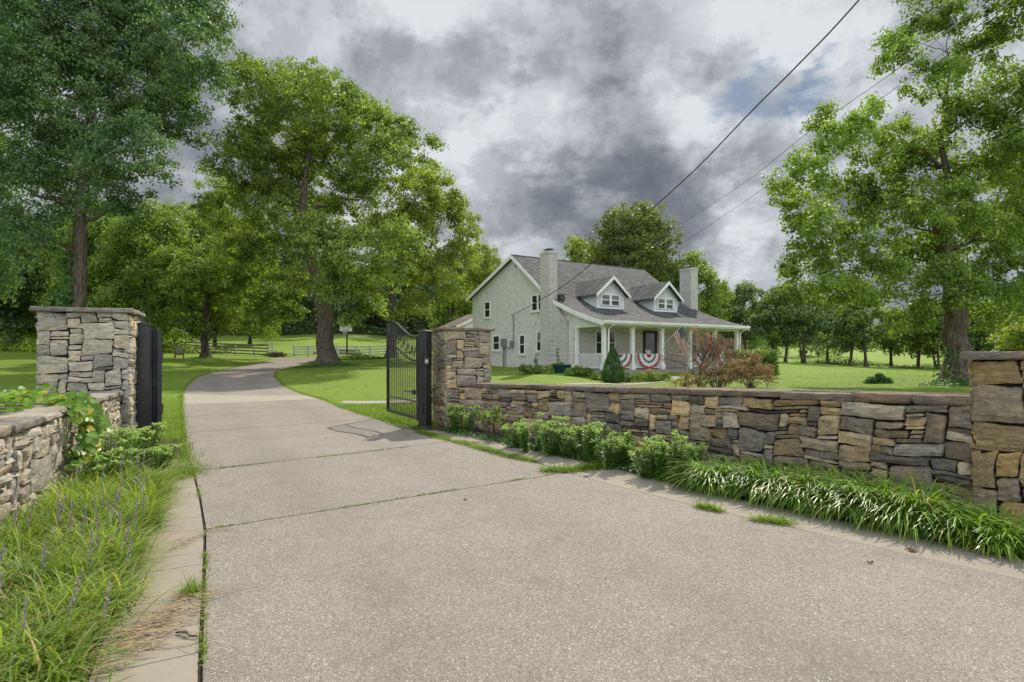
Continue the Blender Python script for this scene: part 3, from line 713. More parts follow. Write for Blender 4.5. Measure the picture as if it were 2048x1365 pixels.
def wall_run(label, A, B, zA, zB, thick, side, pal, cpal, seed, cope=.10, over=.05, big=1.0, cat='stone wall', inner=True):
    """A->B is the front foot line; 'side' +1 if the body lies to the left of A->B"""
    d, L = uv2(A, B); nrm = (d[1] * side, -d[0] * side)          # outward front normal
    root = thing('stone_wall', label, cat, ((A[0] + B[0]) / 2, (A[1] + B[1]) / 2, 0), 0)
    S = Stones()
    S.face(A, d, L, zA - cope, zB - cope, nrm, pal, seed, .045, big)
    Bk = (B[0] - nrm[0] * thick, B[1] - nrm[1] * thick); Ak = (A[0] - nrm[0] * thick, A[1] - nrm[1] * thick)
    if inner: S.face(Ak, d, L, zA - cope, zB - cope, (-nrm[0], -nrm[1]), pal, seed + 5, .04, big, cell=(.08, .06))
    S.build('masonry', root, root)
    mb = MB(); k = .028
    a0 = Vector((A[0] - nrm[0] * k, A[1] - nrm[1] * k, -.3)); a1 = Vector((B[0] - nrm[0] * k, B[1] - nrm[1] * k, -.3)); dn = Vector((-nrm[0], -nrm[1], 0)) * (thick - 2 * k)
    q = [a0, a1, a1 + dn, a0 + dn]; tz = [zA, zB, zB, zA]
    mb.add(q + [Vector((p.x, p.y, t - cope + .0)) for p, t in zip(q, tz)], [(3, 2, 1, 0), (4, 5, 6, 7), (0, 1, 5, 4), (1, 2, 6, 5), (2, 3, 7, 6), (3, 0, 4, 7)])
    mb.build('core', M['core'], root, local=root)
    S = Stones(); rd = random.Random(seed + 11); u = -.02
    while u < L - .02:
        l_ = rd.uniform(.42, .85); l_ = l_ if L - u - l_ > .3 else L - u
        th = cope * rd.uniform(.78, 1.05); ov = over * rd.uniform(.3, 1.4)
        def c(uu, f_): return (A[0] + d[0] * uu + nrm[0] * f_, A[1] + d[1] * uu + nrm[1] * f_)
        def zt(uu): return zA + (zB - zA) * uu / L
        g = .006; sl = rd.uniform(-.03, .03); split = rd.random() < .7; bk = -thick - over
        mid = -thick * rd.uniform(.45, .65)
        parts = [(ov, mid + .005), (mid - .005, bk)] if split else [(ov, bk)]
        for (f0, f1) in parts:
            dz = rd.uniform(-.006, .008)
            quad = [c(u + g + sl * 0, f0), c(u + l_ - g + sl, f0), c(u + l_ - g, f1), c(u + g, f1)]
            if side < 0: quad = quad[::-1]
            zz_ = [zt(min(max(uu, 0), L)) for uu in ((u, u + l_, u + l_, u) if side > 0 else (u, u + l_, u + l_, u)[::-1])]
            S.slab(quad, tuple(z - th for z in zz_), tuple(z + dz for z in zz_), rd, cpal)
        u += l_
    S.build('coping', root, root)
    return root
def pillar(label, C, d, w_, dep, top, pal, cpal, seed, cap=.075, over=.08, nslab=3, flatsplit=None, big=1.2):
    """C: front corner; d: unit along the front face; body goes to the left of d"""
    root = thing('stone_pillar', label, 'pillar', ((C[0] + d[0] * w_ / 2), C[1] + d[1] * w_ / 2, 0), 0)
    b = (-d[1], d[0]); S = Stones()
    hz = top - cap
    c1 = (C[0] + d[0] * w_, C[1] + d[1] * w_); c2 = (c1[0] + b[0] * dep, c1[1] + b[1] * dep); c3 = (C[0] + b[0] * dep, C[1] + b[1] * dep)
    S.face(C, d, w_, hz, hz, (-b[0], -b[1]), pal, seed, .04, big)
    S.face(c1, b, dep, hz, hz, d, pal, seed + 1, .04, big)
    S.face(c2, (-d[0], -d[1]), w_, hz, hz, b, pal, seed + 2, .04, big)
    S.face(c3, (-b[0], -b[1]), dep, hz, hz, (-d[0], -d[1]), pal, seed + 3, .04, big)
    S.build('masonry', root, root)
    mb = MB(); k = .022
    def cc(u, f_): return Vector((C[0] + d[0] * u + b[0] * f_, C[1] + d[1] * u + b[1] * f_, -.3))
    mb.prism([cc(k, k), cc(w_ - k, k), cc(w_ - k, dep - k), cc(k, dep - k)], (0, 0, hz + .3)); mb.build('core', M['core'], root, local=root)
    S = Stones(); rd = random.Random(seed + 9); u = -over
    for q in range(nslab):
        l_ = (w_ + 2 * over) / nslab * rd.uniform(.85, 1.15) if q < nslab - 1 else w_ + over - u
        f0, f1 = -over * rd.uniform(.8, 1.3), dep + over
        m_ = dep * rd.uniform(.4, .6)
        for (a_, b_) in ((f0, m_ - .006), (m_ + .006, f1)):
            z_ = rd.uniform(-.008, .006)
            p = [cc(u + .006, a_), cc(u + l_ - .006, a_), cc(u + l_ - .006, b_), cc(u + .006, b_)]
            S.slab([(x.x, x.y) for x in p], hz + z_, top + z_, rd, cpal, .02)
        u += l_
    S.build('capstone', root, root)
    return root
CP_R = [(.29, .24, .205), (.32, .26, .21), (.24, .21, .185), (.33, .255, .20)]
CP_L = [(.40, .36, .315), (.34, .315, .29), (.44, .40, .34)]
E = (.908, .419)
pillar('pale rubble stone gate pillar left of the driveway, with flat stone cap', (-6.36 - E[0] * 1.2, 9.3 - E[1] * 1.2), E, 1.2, 1.0, 2.31, PAL_L, CP_L + [(.25, .19, .16)], 31, big=1.5)
pillar('tan rubble stone gate pillar behind the black gate post on the house side', (-1.39, 11.9), E, 1.0, 1.0, 2.14, PAL_P, CP_R, 47, cap=.07)
WA, WB = (-1.12, 12.02), (4.25, 5.15)
wall_run('long low brown fieldstone wall with reddish flat coping right of the driveway', WA, WB, .945, 1.165, .48, 1, PAL_R, CP_R, 60, .085)
dW, _ = uv2(WA, WB)
pillar('big tan stone end pillar at the right edge, closing the long low wall', (4.25 - .035, 5.15 - .03), dW, 1.0, .8, 1.585, PAL_B, [(.29, .245, .215)], 74, cap=.07, nslab=1, big=2.6)
# front foot line of the left wall runs away from the camera with the drive on its right, so its body lies to the left
def left_wall():
    A, B = (-3.75, 3.55), (-6.47, 9.20)
    return wall_run('low pale grey fieldstone wall with grey coping left of the driveway, vine on top', A, B, .93, .955, .62, 1, PAL_L, CP_L, 83, .085, .06, 1.3)
left_wall()

# ------------------------------------------------------------------ iron gate
def post(label, x, y, top, ang, seed, keypad):
    root = thing('gate_post', label, 'gate post', (x, y, 0), ang)
    MB().cham(-.105, -.105, -.1, .105, .105, top - .05, .008).build('shaft', M['black'], root)
    mb = MB(); mb.cham(-.122, -.122, top - .05, .122, .122, top - .02, .006)
    mb.add([(-.11, -.11, top - .02), (.11, -.11, top - .02), (.11, .11, top - .02), (-.11, .11, top - .02), (0, 0, top + .015)], [(0, 1, 4), (1, 2, 4), (2, 3, 4), (3, 0, 4)])
    mb.build('post_cap', M['black'], root)
    for zc in (.42, 1.5):
        MB().cham(-.128, -.05, zc - .10, -.106, .05, zc + .10, .004).build('hinge_plate', M['black'], root)
    MB().cham(-.15, -.15, -.02, .15, .15, .035, .008).build('base_plate', M['black'], root)
    for z_ in (.72, 1.18): MB().tube([(.0, -.107, z_), (.0, -.115, z_)], .012, 8).build('bolt', M['grey_metal'], root)
    return root
dD = (-.50, .866)
def gate_leaf(label, hx, hy, ang, length, z0, seed, mirror=1):
    """hinge at (hx,hy); leaf runs along local +x"""
    root = thing('driveway_gate', label, 'gate', (hx, hy, 0), ang)
    n = 40; zt = lambda s_: z0 + 1.80 + .44 * (1 - (math.cos(math.pi * min(1, max(0, (s_ - .06) / .86))) + 1) / 2)
    zt2 = lambda s_: zt(s_) - .60 + .10 * (1 - s_)
    mb = MB(); mb.cham(-.04, -.04, z0, .04, .04, z0 + 1.83, .006); mb.build('hinge_stile', M['black'], root)
    mb = MB(); mb.cham(length - .03, -.03, z0 + .02, length + .03, .03, zt(1) + .05, .006); mb.build('end_stile', M['black'], root)
    mb = MB()
    for i in range(n):
        a, b = i / n, (i + 1) / n
        mb.bar((a * length, 0, zt(a)), (b * length + .003, 0, zt(b)), .052, .045)
    mb.build('arched_top_rail', M['black'], root)
    mb = MB()
    for i in range(n):
        a, b = i / n, (i + 1) / n
        mb.bar((a * length, 0, zt2(a)), (b * length + .003, 0, zt2(b)), .045, .032)
    mb.build('arched_middle_rail', M['black'], root)
    MB().box(.04, -.028, z0 + .01, length - .03, .028, z0 + .07).build('bottom_rail', M['black'], root)
    MB().box(.04, -.022, z0 + .38, length - .03, .022, z0 + .41).build('lower_rail', M['black'], root)
    k = 15
    for i in range(k):
        s_ = (i + 1) / (k + 1); x = s_ * length
        mb = MB(); mb.tube([(x, 0, z0 + .06), (x, 0, zt(s_))], .0115, 6, False)
        if i % 2 == 0: # collar and spear detail between the two arches
            zc = (zt(s_) + zt2(s_)) / 2
            mb.tube([(x, 0, zc - .09), (x, 0, zc - .03), (x, 0, zc), (x, 0, zc + .05), (x, 0, zc + .12)], [.012, .022, .028, .018, .010], 6, False)
        else:
            zc = zt2(s_) + .09; mb.tube([(x, 0, zc), (x, 0, zc + .05), (x, 0, zc + .1)], [.012, .024, .012], 6, False)
        mb.build('picket', M['black'], root)
    for zc in (z0 + .42, z0 + 1.42):
        MB().box(-.10, -.045, zc - .09, -.035, .045, zc + .09).build('hinge', M['black'], root)
    return root
angR = math.atan2(1.8, -1.05)
post('black steel gate post beside the tan pillar with small grey sensor box', -1.86, 11.98, 2.08, R(-30) + R(90), 1, True)
leafR = gate_leaf('open black iron gate leaf with arched top, hung beside the tan pillar', -2.03, 12.14, angR, 2.12, .13, 1)
MB().cham(.05, -.11, .66, .55, -.05, .76, .012).build('opener_motor', M['black'], leafR); MB().tube([(.5, -.08, .71), (.95, -.035, .71)], .016, 8).build('opener_piston', M['grey_metal'], leafR)
root = thing('gate_sensor', 'small grey sensor box on the black post beside the tan pillar', 'sensor', (-1.80, 11.84, 1.42), 0)
MB().cham(-.05, -.045, -.07, .05, .03, .07, .01).build('housing', M['black'], root)
MB().cham(-.035, -.052, -.045, .035, -.046, .03, .004).build('lens', simple('sensor_lens', (.45, .46, .44), .3), root)
post('wide black steel gate post against the right face of the pale pillar', -6.50, 9.90, 2.12, R(24.8), 2, False)
gate_leaf('black iron gate leaf swung open behind the pale pillar, seen edge on', -6.42, 10.18, math.atan2(.70, -.714), 2.12, .15, 2)
root = thing('gate_opener', 'flat dark blue-black steel gate opener box behind the left gate post', 'gate opener', (-6.50, 10.17, 0), R(24.8))
MB().cham(-.075, -.05, .1, .075, .07, 2.02, .008).build('housing', simple('navy_steel', (.014, .02, .034), .35, .1, 3, .03, spec=.5), root)
MB().cham(-.05, -.075, .98, .05, -.052, 1.12, .006).build('control_box', M['black'], root)
MB().cham(-.04, -.062, .82, .04, -.052, .93, .004).build('latch_plate', M['black'], root)
#@@PART3
# ------------------------------------------------------------------ the house: local x runs along the porch front, local y back, z up
HO = Vector((4.85, 30.0, 0)); HA = math.atan2(.53, .848); HL = 11.5
house = thing('house', 'white painted brick house with grey shingle roof, two dormers and a front porch', 'house', HO, HA)
ux, uy = math.cos(HA), math.sin(HA)
def hw(t, b, z=0): return Vector((HO.x + t * ux - b * uy, HO.y + t * uy + b * ux, z))
def gb_(px, off=0.):            # px on the gable plane (local x = off) -> local y
    r = (px - 1024) / F; x0, y0 = HO.x + off * ux, HO.y + off * uy
    return (x0 - y0 * r) / (uy + ux * r)
def ft_(px, b):                 # px on the plane local y = b -> local x
    r = (px - 1024) / F; x0, y0 = HO.x - b * uy, HO.y + b * ux
    return (r * y0 - x0) / (ux - uy * r)
def zat(py, t, b): return H + (HY - py) / F * hw(t, b).y
prof = [(-.42, 3.36), (.3, 3.55), (1.2, 3.80), (2.2, 4.12), (3.1, 4.45), (3.9, 4.80), (4.6, 5.18), (8.8, 8.22), (15.2, 5.86)]
def rz_(b):
    for (a, za), (c, zc) in zip(prof[:-1], prof[1:]):
        if b <= c: return za + (zc - za) * (b - a) / (c - a)
    return prof[-1][1]
# brick body
bp = [(2.5, 0), (14.8, 0), (14.8, rz_(14.8) - .14), (8.8, 8.22 - .16)] + [(b, rz_(b) - .15) for b in (4.6, 3.9, 3.1, 2.5)]
MB().prism([(0, b, z) for b, z in bp], (HL, 0, 0)).build('brick_wall', M['brick'], house)
roof_mb = MB()
RX0, RX1 = -.30, HL + .45
pt = prof; lowp = [(b, z - .13) for b, z in pt]
for (a, c, la, lc) in zip(pt[:-1], pt[1:], lowp[:-1], lowp[1:]):
    roof_mb.prism([(RX0, a[0], a[1]), (RX0, c[0], c[1]), (RX0, lc[0], lc[1]), (RX0, la[0], la[1])], (RX1 - RX0, 0, 0))
roof = roof_mb.build('roof', M['shingle'], house)
MB().bar((RX0, 8.8, 8.20), (RX1, 8.8, 8.20), .12, .06).build('ridge_cap', M['shingle'], roof)
for x0, nm in ((RX0 - .035, 'rake_board'), (RX1, 'rake_board')):
    mb = MB()
    for (a, c) in zip(pt[:-1], pt[1:]):
        mb.prism([(x0, a[0], a[1] - .02), (x0, c[0], c[1] - .02), (x0, c[0], c[1] - .27), (x0, a[0], a[1] - .27)], (.035, 0, 0))
    mb.build(nm, M['white'], roof)
mb = MB(); mb.box(RX0, -.55, 3.25, RX1, -.535, 3.38); mb.box(RX0, -.535, 3.25, RX1, -.425, 3.265); mb.box(RX0 + .01, -.44, 3.16, RX1 - .01, -.425, 3.36); mb.build('gutter', M['white'], roof)
# porch
pf = .72
MB().box(-.2, -.28, pf - .22, HL + .15, 2.497, pf).build('porch_floor', M['slab'], house)
MB().box(-.1, -.15, -.1, HL + .05, 2.49, pf - .224).build('porch_base', M['kerb'], house)
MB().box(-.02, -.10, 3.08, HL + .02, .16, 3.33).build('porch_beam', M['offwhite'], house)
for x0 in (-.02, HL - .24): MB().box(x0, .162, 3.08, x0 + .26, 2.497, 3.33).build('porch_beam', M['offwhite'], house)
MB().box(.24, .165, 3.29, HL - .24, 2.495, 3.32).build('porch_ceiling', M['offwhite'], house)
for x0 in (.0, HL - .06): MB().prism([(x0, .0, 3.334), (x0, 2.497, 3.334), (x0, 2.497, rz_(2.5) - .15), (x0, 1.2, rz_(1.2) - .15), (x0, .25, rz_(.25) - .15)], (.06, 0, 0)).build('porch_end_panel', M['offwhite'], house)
cols_t = [.13, 2.22, 4.55, 6.94, 9.2, 11.36]
def column(t, b):
    mb = MB(); mb.cham(t - .10, b - .10, pf, t + .10, b + .10, 3.08, .012)
    c = mb.build('porch_column', M['white'], house)
    MB().cham(t - .15, b - .15, pf, t + .15, b + .15, pf + .30, .02).build('column_base', M['white'], c)
    MB().cham(t - .135, b - .135, 3.00, t + .135, b + .135, 3.078, .01).build('capital', M['white'], c)
for t in cols_t: column(t, .04)
column(.13, 2.35); column(11.36, 2.35)
def railing(a, b):
    a, b = Vector(a), Vector(b); mb = MB(); L = (b - a).length; d = (b - a) / L
    z = Vector((0, 0, 1))
    mb.bar(a + z * (pf + .86), b + z * (pf + .86), .07, .05); mb.bar(a + z * (pf + .12), b + z * (pf + .12), .05, .05)
    k = int(L / .115)
    for i in range(k):
        p = a + d * (L * (i + .5) / k); mb.bar(p + z * (pf + .12), p + z * (pf + .84), .032, .032, (d.x, d.y, 0))
    mb.build('railing', M['white'], house)
railing((.13, .15, 0), (.13, 2.25, 0)); railing((11.36, .15, 0), (11.36, 2.25, 0))
for a, b in ((0, 1), (1, 2), (3, 4), (4, 5)): railing((cols_t[a] + .1, .04, 0), (cols_t[b] - .1, .04, 0))
for t in (cols_t[0] + .22, cols_t[5] + .17):
    MB().tube([(t, -.48, 3.25), (t, -.46, 3.14), (t, -.14, 3.00), (t, -.10, 2.85), (t, -.10, .8), (t, -.16, .62), (t + .05, -.45, .5)], .045, 8).build('downspout', M['white'], house)

def window(face, a0, a1, z0, z1, par=None, dbl=False, sill=True, plane=0., blind=False, trim=.06):
    """face 'g': gable plane x=plane, a is y, looks to -x; 'f': plane y=plane, a is x, looks to -y"""
    par = par or house
    if a0 > a1: a0, a1 = a1, a0
    def bx(m_, u0, u1, w0, w1, d0, d1):
        if face == 'g': m_.box(plane - d1, u0, w0, plane - d0, u1, w1)
        else: m_.box(u0, plane - d1, w0, u1, plane - d0, w1)
    mb = MB(); bx(mb, a0 - trim, a0, z0 - .02, z1 + trim, .004, .05); bx(mb, a1, a1 + trim, z0 - .02, z1 + trim, .004, .05); bx(mb, a0, a1, z1, z1 + trim, .004, .05)
    bx(mb, a0, a1, z0 - .02, z0 + .03, .004, .046)
    cells = [(a0, a1)] if not dbl else [(a0, (a0 + a1) / 2 - .06), ((a0 + a1) / 2 + .06, a1)]
    if dbl: bx(mb, cells[0][1], cells[1][0], z0 + .03, z1, .004, .048)
    for (u0, u1) in cells:
        zm = (z0 + z1) / 2; bx(mb, u0, u1, zm - .025, zm + .025, .006, .038)
        bx(mb, u0, u0 + .035, z0 + .03, z1, .006, .034); bx(mb, u1 - .035, u1, z0 + .03, z1, .006, .034); bx(mb, u0 + .035, u1 - .035, z1 - .035, z1, .006, .034)
    o = mb.build('window', M['white'], par)
    for (u0, u1) in cells:
        g = MB(); bx(g, u0 + .03, u1 - .03, z0 + .02, z1 - .03, .004, .014); g.build('pane', M['glass'], o)
        if blind:
            g = MB()
            for q in range(9):
                zz_ = z1 - .07 - q * (z1 - z0) * .05; bx(g, u0 + .05, u1 - .05, zz_, zz_ + (z1 - z0) * .03, .015, .019)
            g.build('blind', M['blind'], o)
    if sill:
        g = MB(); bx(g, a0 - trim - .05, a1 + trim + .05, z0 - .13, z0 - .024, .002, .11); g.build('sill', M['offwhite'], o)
def gwin(px0, px1, y0, y1, **k):
    b0, b1 = gb_(px0), gb_(px1); bm = (b0 + b1) / 2
    window('g', b0, b1, zat(y1, 0, bm), zat(y0, 0, bm), **k)
gwin(987, 999, 672.5, 700); gwin(1040, 1049.5, 671, 708); gwin(1074.5, 1084, 664, 702, blind=True)
gwin(970, 980, 605, 635); gwin(1064.5, 1088, 590, 621, dbl=True)
b0 = gb_(1035); MB().box(-.05, b0 - .22, zat(534, 0, b0), -.004, b0 + .22, zat(522, 0, b0)).build('gable_vent', M['grey_metal'], house)
# front wall openings
def fwin(t0, t1, z0, z1, **k): window('f', t0, t1, z0, z1, plane=2.5, **k)
fwin(1.68, 2.28, 1.62, 2.92); fwin(2.55, 3.15, 1.62, 2.92); fwin(8.70, 9.35, 1.62, 2.90, blind=True); fwin(9.85, 10.45, 1.62, 2.90, blind=True)
mb = MB(); mb.box(5.50, 2.43, pf, 5.62, 2.496, 3.06); mb.box(6.58, 2.43, pf, 6.70, 2.496, 3.06); mb.box(5.62, 2.43, 2.94, 6.58, 2.496, 3.06)
door = mb.build('front_door', M['wood'], house)
MB().box(5.64, 2.455, pf + .02, 6.56, 2.485, 2.92).build('pane', M['glass'], door)
mb = MB(); mb.box(5.622, 2.44, pf + .004, 5.70, 2.453, 2.93); mb.box(6.50, 2.44, pf + .004, 6.578, 2.453, 2.93); mb.box(5.70, 2.44, pf + .004, 6.50, 2.453, pf + .25); mb.build('door_frame', M['wood'], door)
MB().tube([(6.45, 2.40, 1.72), (6.45, 2.44, 1.72)], .03, 8).build('handle', M['grey_metal'], door)
mb = MB(); mb.cham(6.98, 2.36, 2.35, 7.12, 2.49, 2.62, .02); mb.build('porch_lamp', M['black'], house)

# chimneys
def chimney(x0, x1, b0, b1, top, wide=None):
    mb = MB(); mb.box(x0, b0, 0, x1, b1, top - .18)
    if wide:
        xo = min(x0, x1) - .0
        xw = x0 + .34; mb.prism([(xw, wide, 0), (xw, b0, 0), (xw, b0, 4.7), (xw, b0 - .25, 4.45), (xw, b0 - .55, 4.05), (xw, b0 - .85, 3.75), (xw, wide, 3.5)], (x1 - xw - .01, 0, 0))
    c = mb.build('chimney', M['brickc'], house)
    MB().box(x0 - .03, b0 - .03, top - .18, x1 + .03, b1 + .03, top - .04).build('corbel', M['brickc'], c)
    mb = MB(); cx_, cb_ = (x0 + x1) / 2, (b0 + b1) / 2
    mb.box(x0 + .08, b0 + .1, top - .04, x1 - .08, b1 - .1, top + .02)
    for sx in (-1, 1):
        for sb in (-1, 1): mb.bar((cx_ + sx * .14, cb_ + sb * .18, top + .02), (cx_ + sx * .14, cb_ + sb * .18, top + .14), .02, .02)
    mb.add([(cx_ - .27, cb_ - .35, top + .13), (cx_ + .27, cb_ - .35, top + .13), (cx_ + .27, cb_ + .35, top + .13), (cx_ - .27, cb_ + .35, top + .13), (cx_, cb_, top + .21)], [(3, 2, 1, 0), (0, 1, 4), (1, 2, 4), (2, 3, 4), (3, 0, 4)])
    mb.build('rain_cap', M['grey_metal'], c)
    return c
chimney(-.62, -.004, gb_(1098, -.62), gb_(1080.5, -.62), 7.74, gb_(1121, -.62))
chimney(HL + .005, HL + .75, 3.85, 4.85, 7.72)
MB().box(-.03, 3.75, rz_(3.9) - .02, .35, 4.0, rz_(3.9) + .35).build('flashing', M['black'], roof)
MB().box(8.6, 9.2, 8.02, 9.3, 9.6, 8.35).build('roof_vent', M['black'], roof)

# dormers
def dormer(tc):
    root = house; hwid = 1.08; bf = 2.85; ze, za = 5.17, 6.30; zf = rz_(bf) - .03
    def body(x): return 0
    back = 5.6
    face = [(tc - hwid, bf, zf), (tc + hwid, bf, zf), (tc + hwid, bf, ze + .12), (tc, bf, za - .09), (tc - hwid, bf, ze + .12)]
    mb = MB(); mb.prism(face, (0, back - bf, 0)); d = mb.build('dormer', M['siding'], root)
    ov = 1.34; sl = (za - ze) / ov
    mb = MB()
    for s_ in (-1, 1):
        mb.prism([(tc, bf - .32, za), (tc + s_ * ov, bf - .32, ze), (tc + s_ * ov, bf - .32, ze - .10), (tc, bf - .32, za - .10)], (0, 4.0, 0))
    mb.build('dormer_roof', M['shingle'], d)
    mb = MB()
    for s_ in (-1, 1): mb.prism([(tc, bf - .36, za + .01), (tc + s_ * (ov + .03), bf - .36, ze - .015), (tc + s_ * (ov + .03), bf - .36, ze - .19), (tc, bf - .36, za - .19)], (0, .038, 0))
    mb.build('rake_trim', M['white'], d)
    mb = MB()
    for s_ in (-1, 1):
        x = tc + s_ * (hwid + .002); mb.box(min(x, x - s_ * .10), bf - .025, zf, max(x, x - s_ * .10), bf - .002, ze + .1)
    mb.box(tc - hwid, bf - .03, zf + .0, tc + hwid, bf - .002, zf + .10)
    mb.build('corner_board', M['white'], d)
    mb = MB()
    for s_ in (-1, 1):
        for k in range(4):
            x = tc + s_ * (hwid + .02); yk = bf + .05 + k * .55
            MB().bar((x, yk, ze + .0), (tc + s_ * (ov - .04), yk, ze - .09), .05, .09).build('eave_bracket', M['white'], d)
    window('f', tc - .70, tc + .70, zf + .22, ze + .02, par=d, dbl=True, plane=bf, blind=True, trim=.09, sill=False)
dormer(3.12); dormer(7.88)

# electric service on the gable wall
gx = gb_(1029); zt_ = zat(632, 0, gx)
sv = thing('electric_service', 'grey electric meter, breaker box and mast on the gable wall', 'electric meter', hw(-.1, gx, 0), HA)
def L2(t, b, z): return (t + .1, b - gx, z)
MB().tube([L2(-.1, gx, 2.3), L2(-.1, gx, zt_ - .05), L2(-.16, gx, zt_ + .06), L2(-.24, gx + .02, zt_ - .03)], .032, 8).build('mast', M['grey_metal'], sv)
bm_ = gb_(1027); MB().cham(*L2(-.22, bm_ - .16, zat(694, 0, bm_)), *L2(-.03, bm_ + .16, zat(682, 0, bm_)), .02).build('meter', M['grey_metal'], sv)
bb_ = gb_(1010); MB().cham(*L2(-.18, bb_ - .28, zat(694, 0, bb_)), *L2(-.03, bb_ + .28, zat(678, 0, bb_)), .02).build('breaker_box', M['grey_metal'], sv)
mb = MB(); mb.tube([L2(-.08, bb_ + .1, .7), L2(-.08, bb_ + .1, 2.1)], .04, 6); mb.tube([L2(-.08, bb_ - .15, .7), L2(-.08, bb_ - .15, 2.1)], .03, 6); mb.tube([L2(-.1, bb_, 2.0), L2(-.1, bm_, 2.05)], .03, 6)
mb.build('conduit', M['grey_metal'], sv)
sv = thing('gas_meter', 'small dark gas meter low on the gable wall beside the chimney base', 'gas meter', hw(-.12, gb_(1074), 0), HA)
MB().cham(-.1, -.1, 1.05, .08, .1, 1.3, .03).build('housing', M['grey_metal'], sv); MB().tube([(0, 0, .5), (0, 0, 1.5), (.08, 0, 1.6)], .025, 6).build('pipe', M['grey_metal'], sv)

# garage behind
gr = thing('garage', 'low outbuilding with brown roof and white gable behind the house', 'garage', hw(2.25, 22.2), HA)
MB().prism([(.35, .3, 0), (5.6, .3, 0), (5.6, .3, 4.0), (3.0, .3, 5.2), (.35, .3, 4.1)], (0, 3.2, 0)).build('wall', M['white'], gr)
mb = MB()
mb.prism([(0, 0, 4.12), (3.0, 0, 5.45), (3.0, 0, 5.33), (0, 0, 4.0)], (0, 3.8, 0)); mb.prism([(6, 0, 4.12), (3.0, 0, 5.45), (3.0, 0, 5.33), (6, 0, 4.0)], (0, 3.8, 0)); mb.build('roof', M['rust'], gr)
mb = MB(); mb.prism([(0, -.03, 4.12), (3.0, -.03, 5.45), (3.0, -.03, 5.2), (0, -.03, 3.9)], (0, .028, 0)); mb.build('rake_board', M['white'], gr)

# buntings
def bunting(tc, label, seed, r=.88):
    root = thing('bunting', label, 'bunting', hw(tc, -.03, pf + .87), HA, 'patriotic fan buntings on the porch railing')
    rings = [0, .12, .24, .25, .36, .47, .48, .52, .57, .62, .63, .74, .87, .88, .93, 1.0]; nseg = 48; V, Fs, mi = [], [], []
    for a in rings:
        for k in range(nseg + 1):
            th = math.pi * k / nseg; rr = a * r
            y = -.03 - .028 * math.sin(k * math.pi / 1.5) * a - .02 * a
            V.append((-math.cos(th) * rr * 1.0, y, -math.sin(th) * rr * (.92 + .04 * math.sin(k * 1.3 + seed)) ))
    for i in range(len(rings) - 1):
        m_ = (rings[i] + rings[i + 1]) / 2
        for k in range(nseg):
            Fs.append([i * (nseg + 1) + k, i * (nseg + 1) + k + 1, (i + 1) * (nseg + 1) + k + 1, (i + 1) * (nseg + 1) + k])
            if m_ < .245: c = 0
            elif m_ < .475: c = 1
            elif m_ < .625: c = 1 if (m_ > .48 and m_ < .56 and k % 6 == 2) else 2
            elif m_ < .875: c = 1
            else: c = 0
            mi.append(c)
    o = raw_mesh('cloth', V, Fs, [M['red'], M['clothw'], M['navy']], root, True)
    o.data.polygons.foreach_set('material_index', mi)
    MB().bar((-r, -.02, .0), (r, -.02, .0), .03, .03).build('hanging_cord', M['clothw'], root)
bunting(1.20, 'red white and blue fan bunting in the leftmost porch bay, half behind the conical evergreen', 1)
bunting(3.40, 'red white and blue fan bunting hung fully in view beneath the front door', 2)
bunting(8.07, 'red white and blue fan bunting mostly hidden by the bare flowering bush', 3)
bunting(10.28, 'red white and blue fan bunting at the rightmost porch bay', 4)
# flag
tcol = cols_t[2] + .12
fa, fb = Vector((tcol, -.10, zat(686, 4.7, -.1))), Vector((5.05, -1.05, zat(651, 5.1, -1.05)))
flag = thing('flag', 'american flag drooping from an angled pole on a porch column', 'flag', hw(tcol, -.1, 0), HA)
offv = Vector((tcol, -.1, 0))
MB().tube([fa - offv, fb - offv], [.014, .010], 6).build('flagpole', M['white'], flag)
mb = MB(); mb.tube([fb - offv, fb - offv + Vector((0, 0, .03))], .022, 6); mb.build('finial', M['orange_rim'], flag)
pa, pb = fa.lerp(fb, .45) - offv, fa.lerp(fb, .98) - offv
na, nb_ = 26, 36; V, Fs, mi = [], [], []
for j in range(nb_ + 1):
    for i in range(na + 1):
        a, b = i / na, j / nb_; p = pb.lerp(pa, a)
        gather = 1 - .45 * b; c = pb.lerp(pa, .45)
        q = c + (p - c) * gather
        q = q + Vector((.50 * b, -.10 * b + .05 * math.sin(a * 9 + b * 2) * (b + .2), -1.30 * b)) + Vector((.05 * math.sin(a * 11) * b, 0, 0))
        V.append(tuple(q))
for j in range(nb_):
    for i in range(na):
        Fs.append([j * (na + 1) + i, j * (na + 1) + i + 1, (j + 1) * (na + 1) + i + 1, (j + 1) * (na + 1) + i])
        a, b = (i + .5) / na, (j + .5) / nb_
        if a < 7 / 13 and b < .42: mi.append(1 if (i % 3 == 1 and j % 3 == 1) else 2)
        else: mi.append(0 if int(a * 13) % 2 == 0 else 1)
o = raw_mesh('cloth', V, Fs, [M['red'], M['clothw'], M['navy']], flag, True); o.data.polygons.foreach_set('material_index', mi)
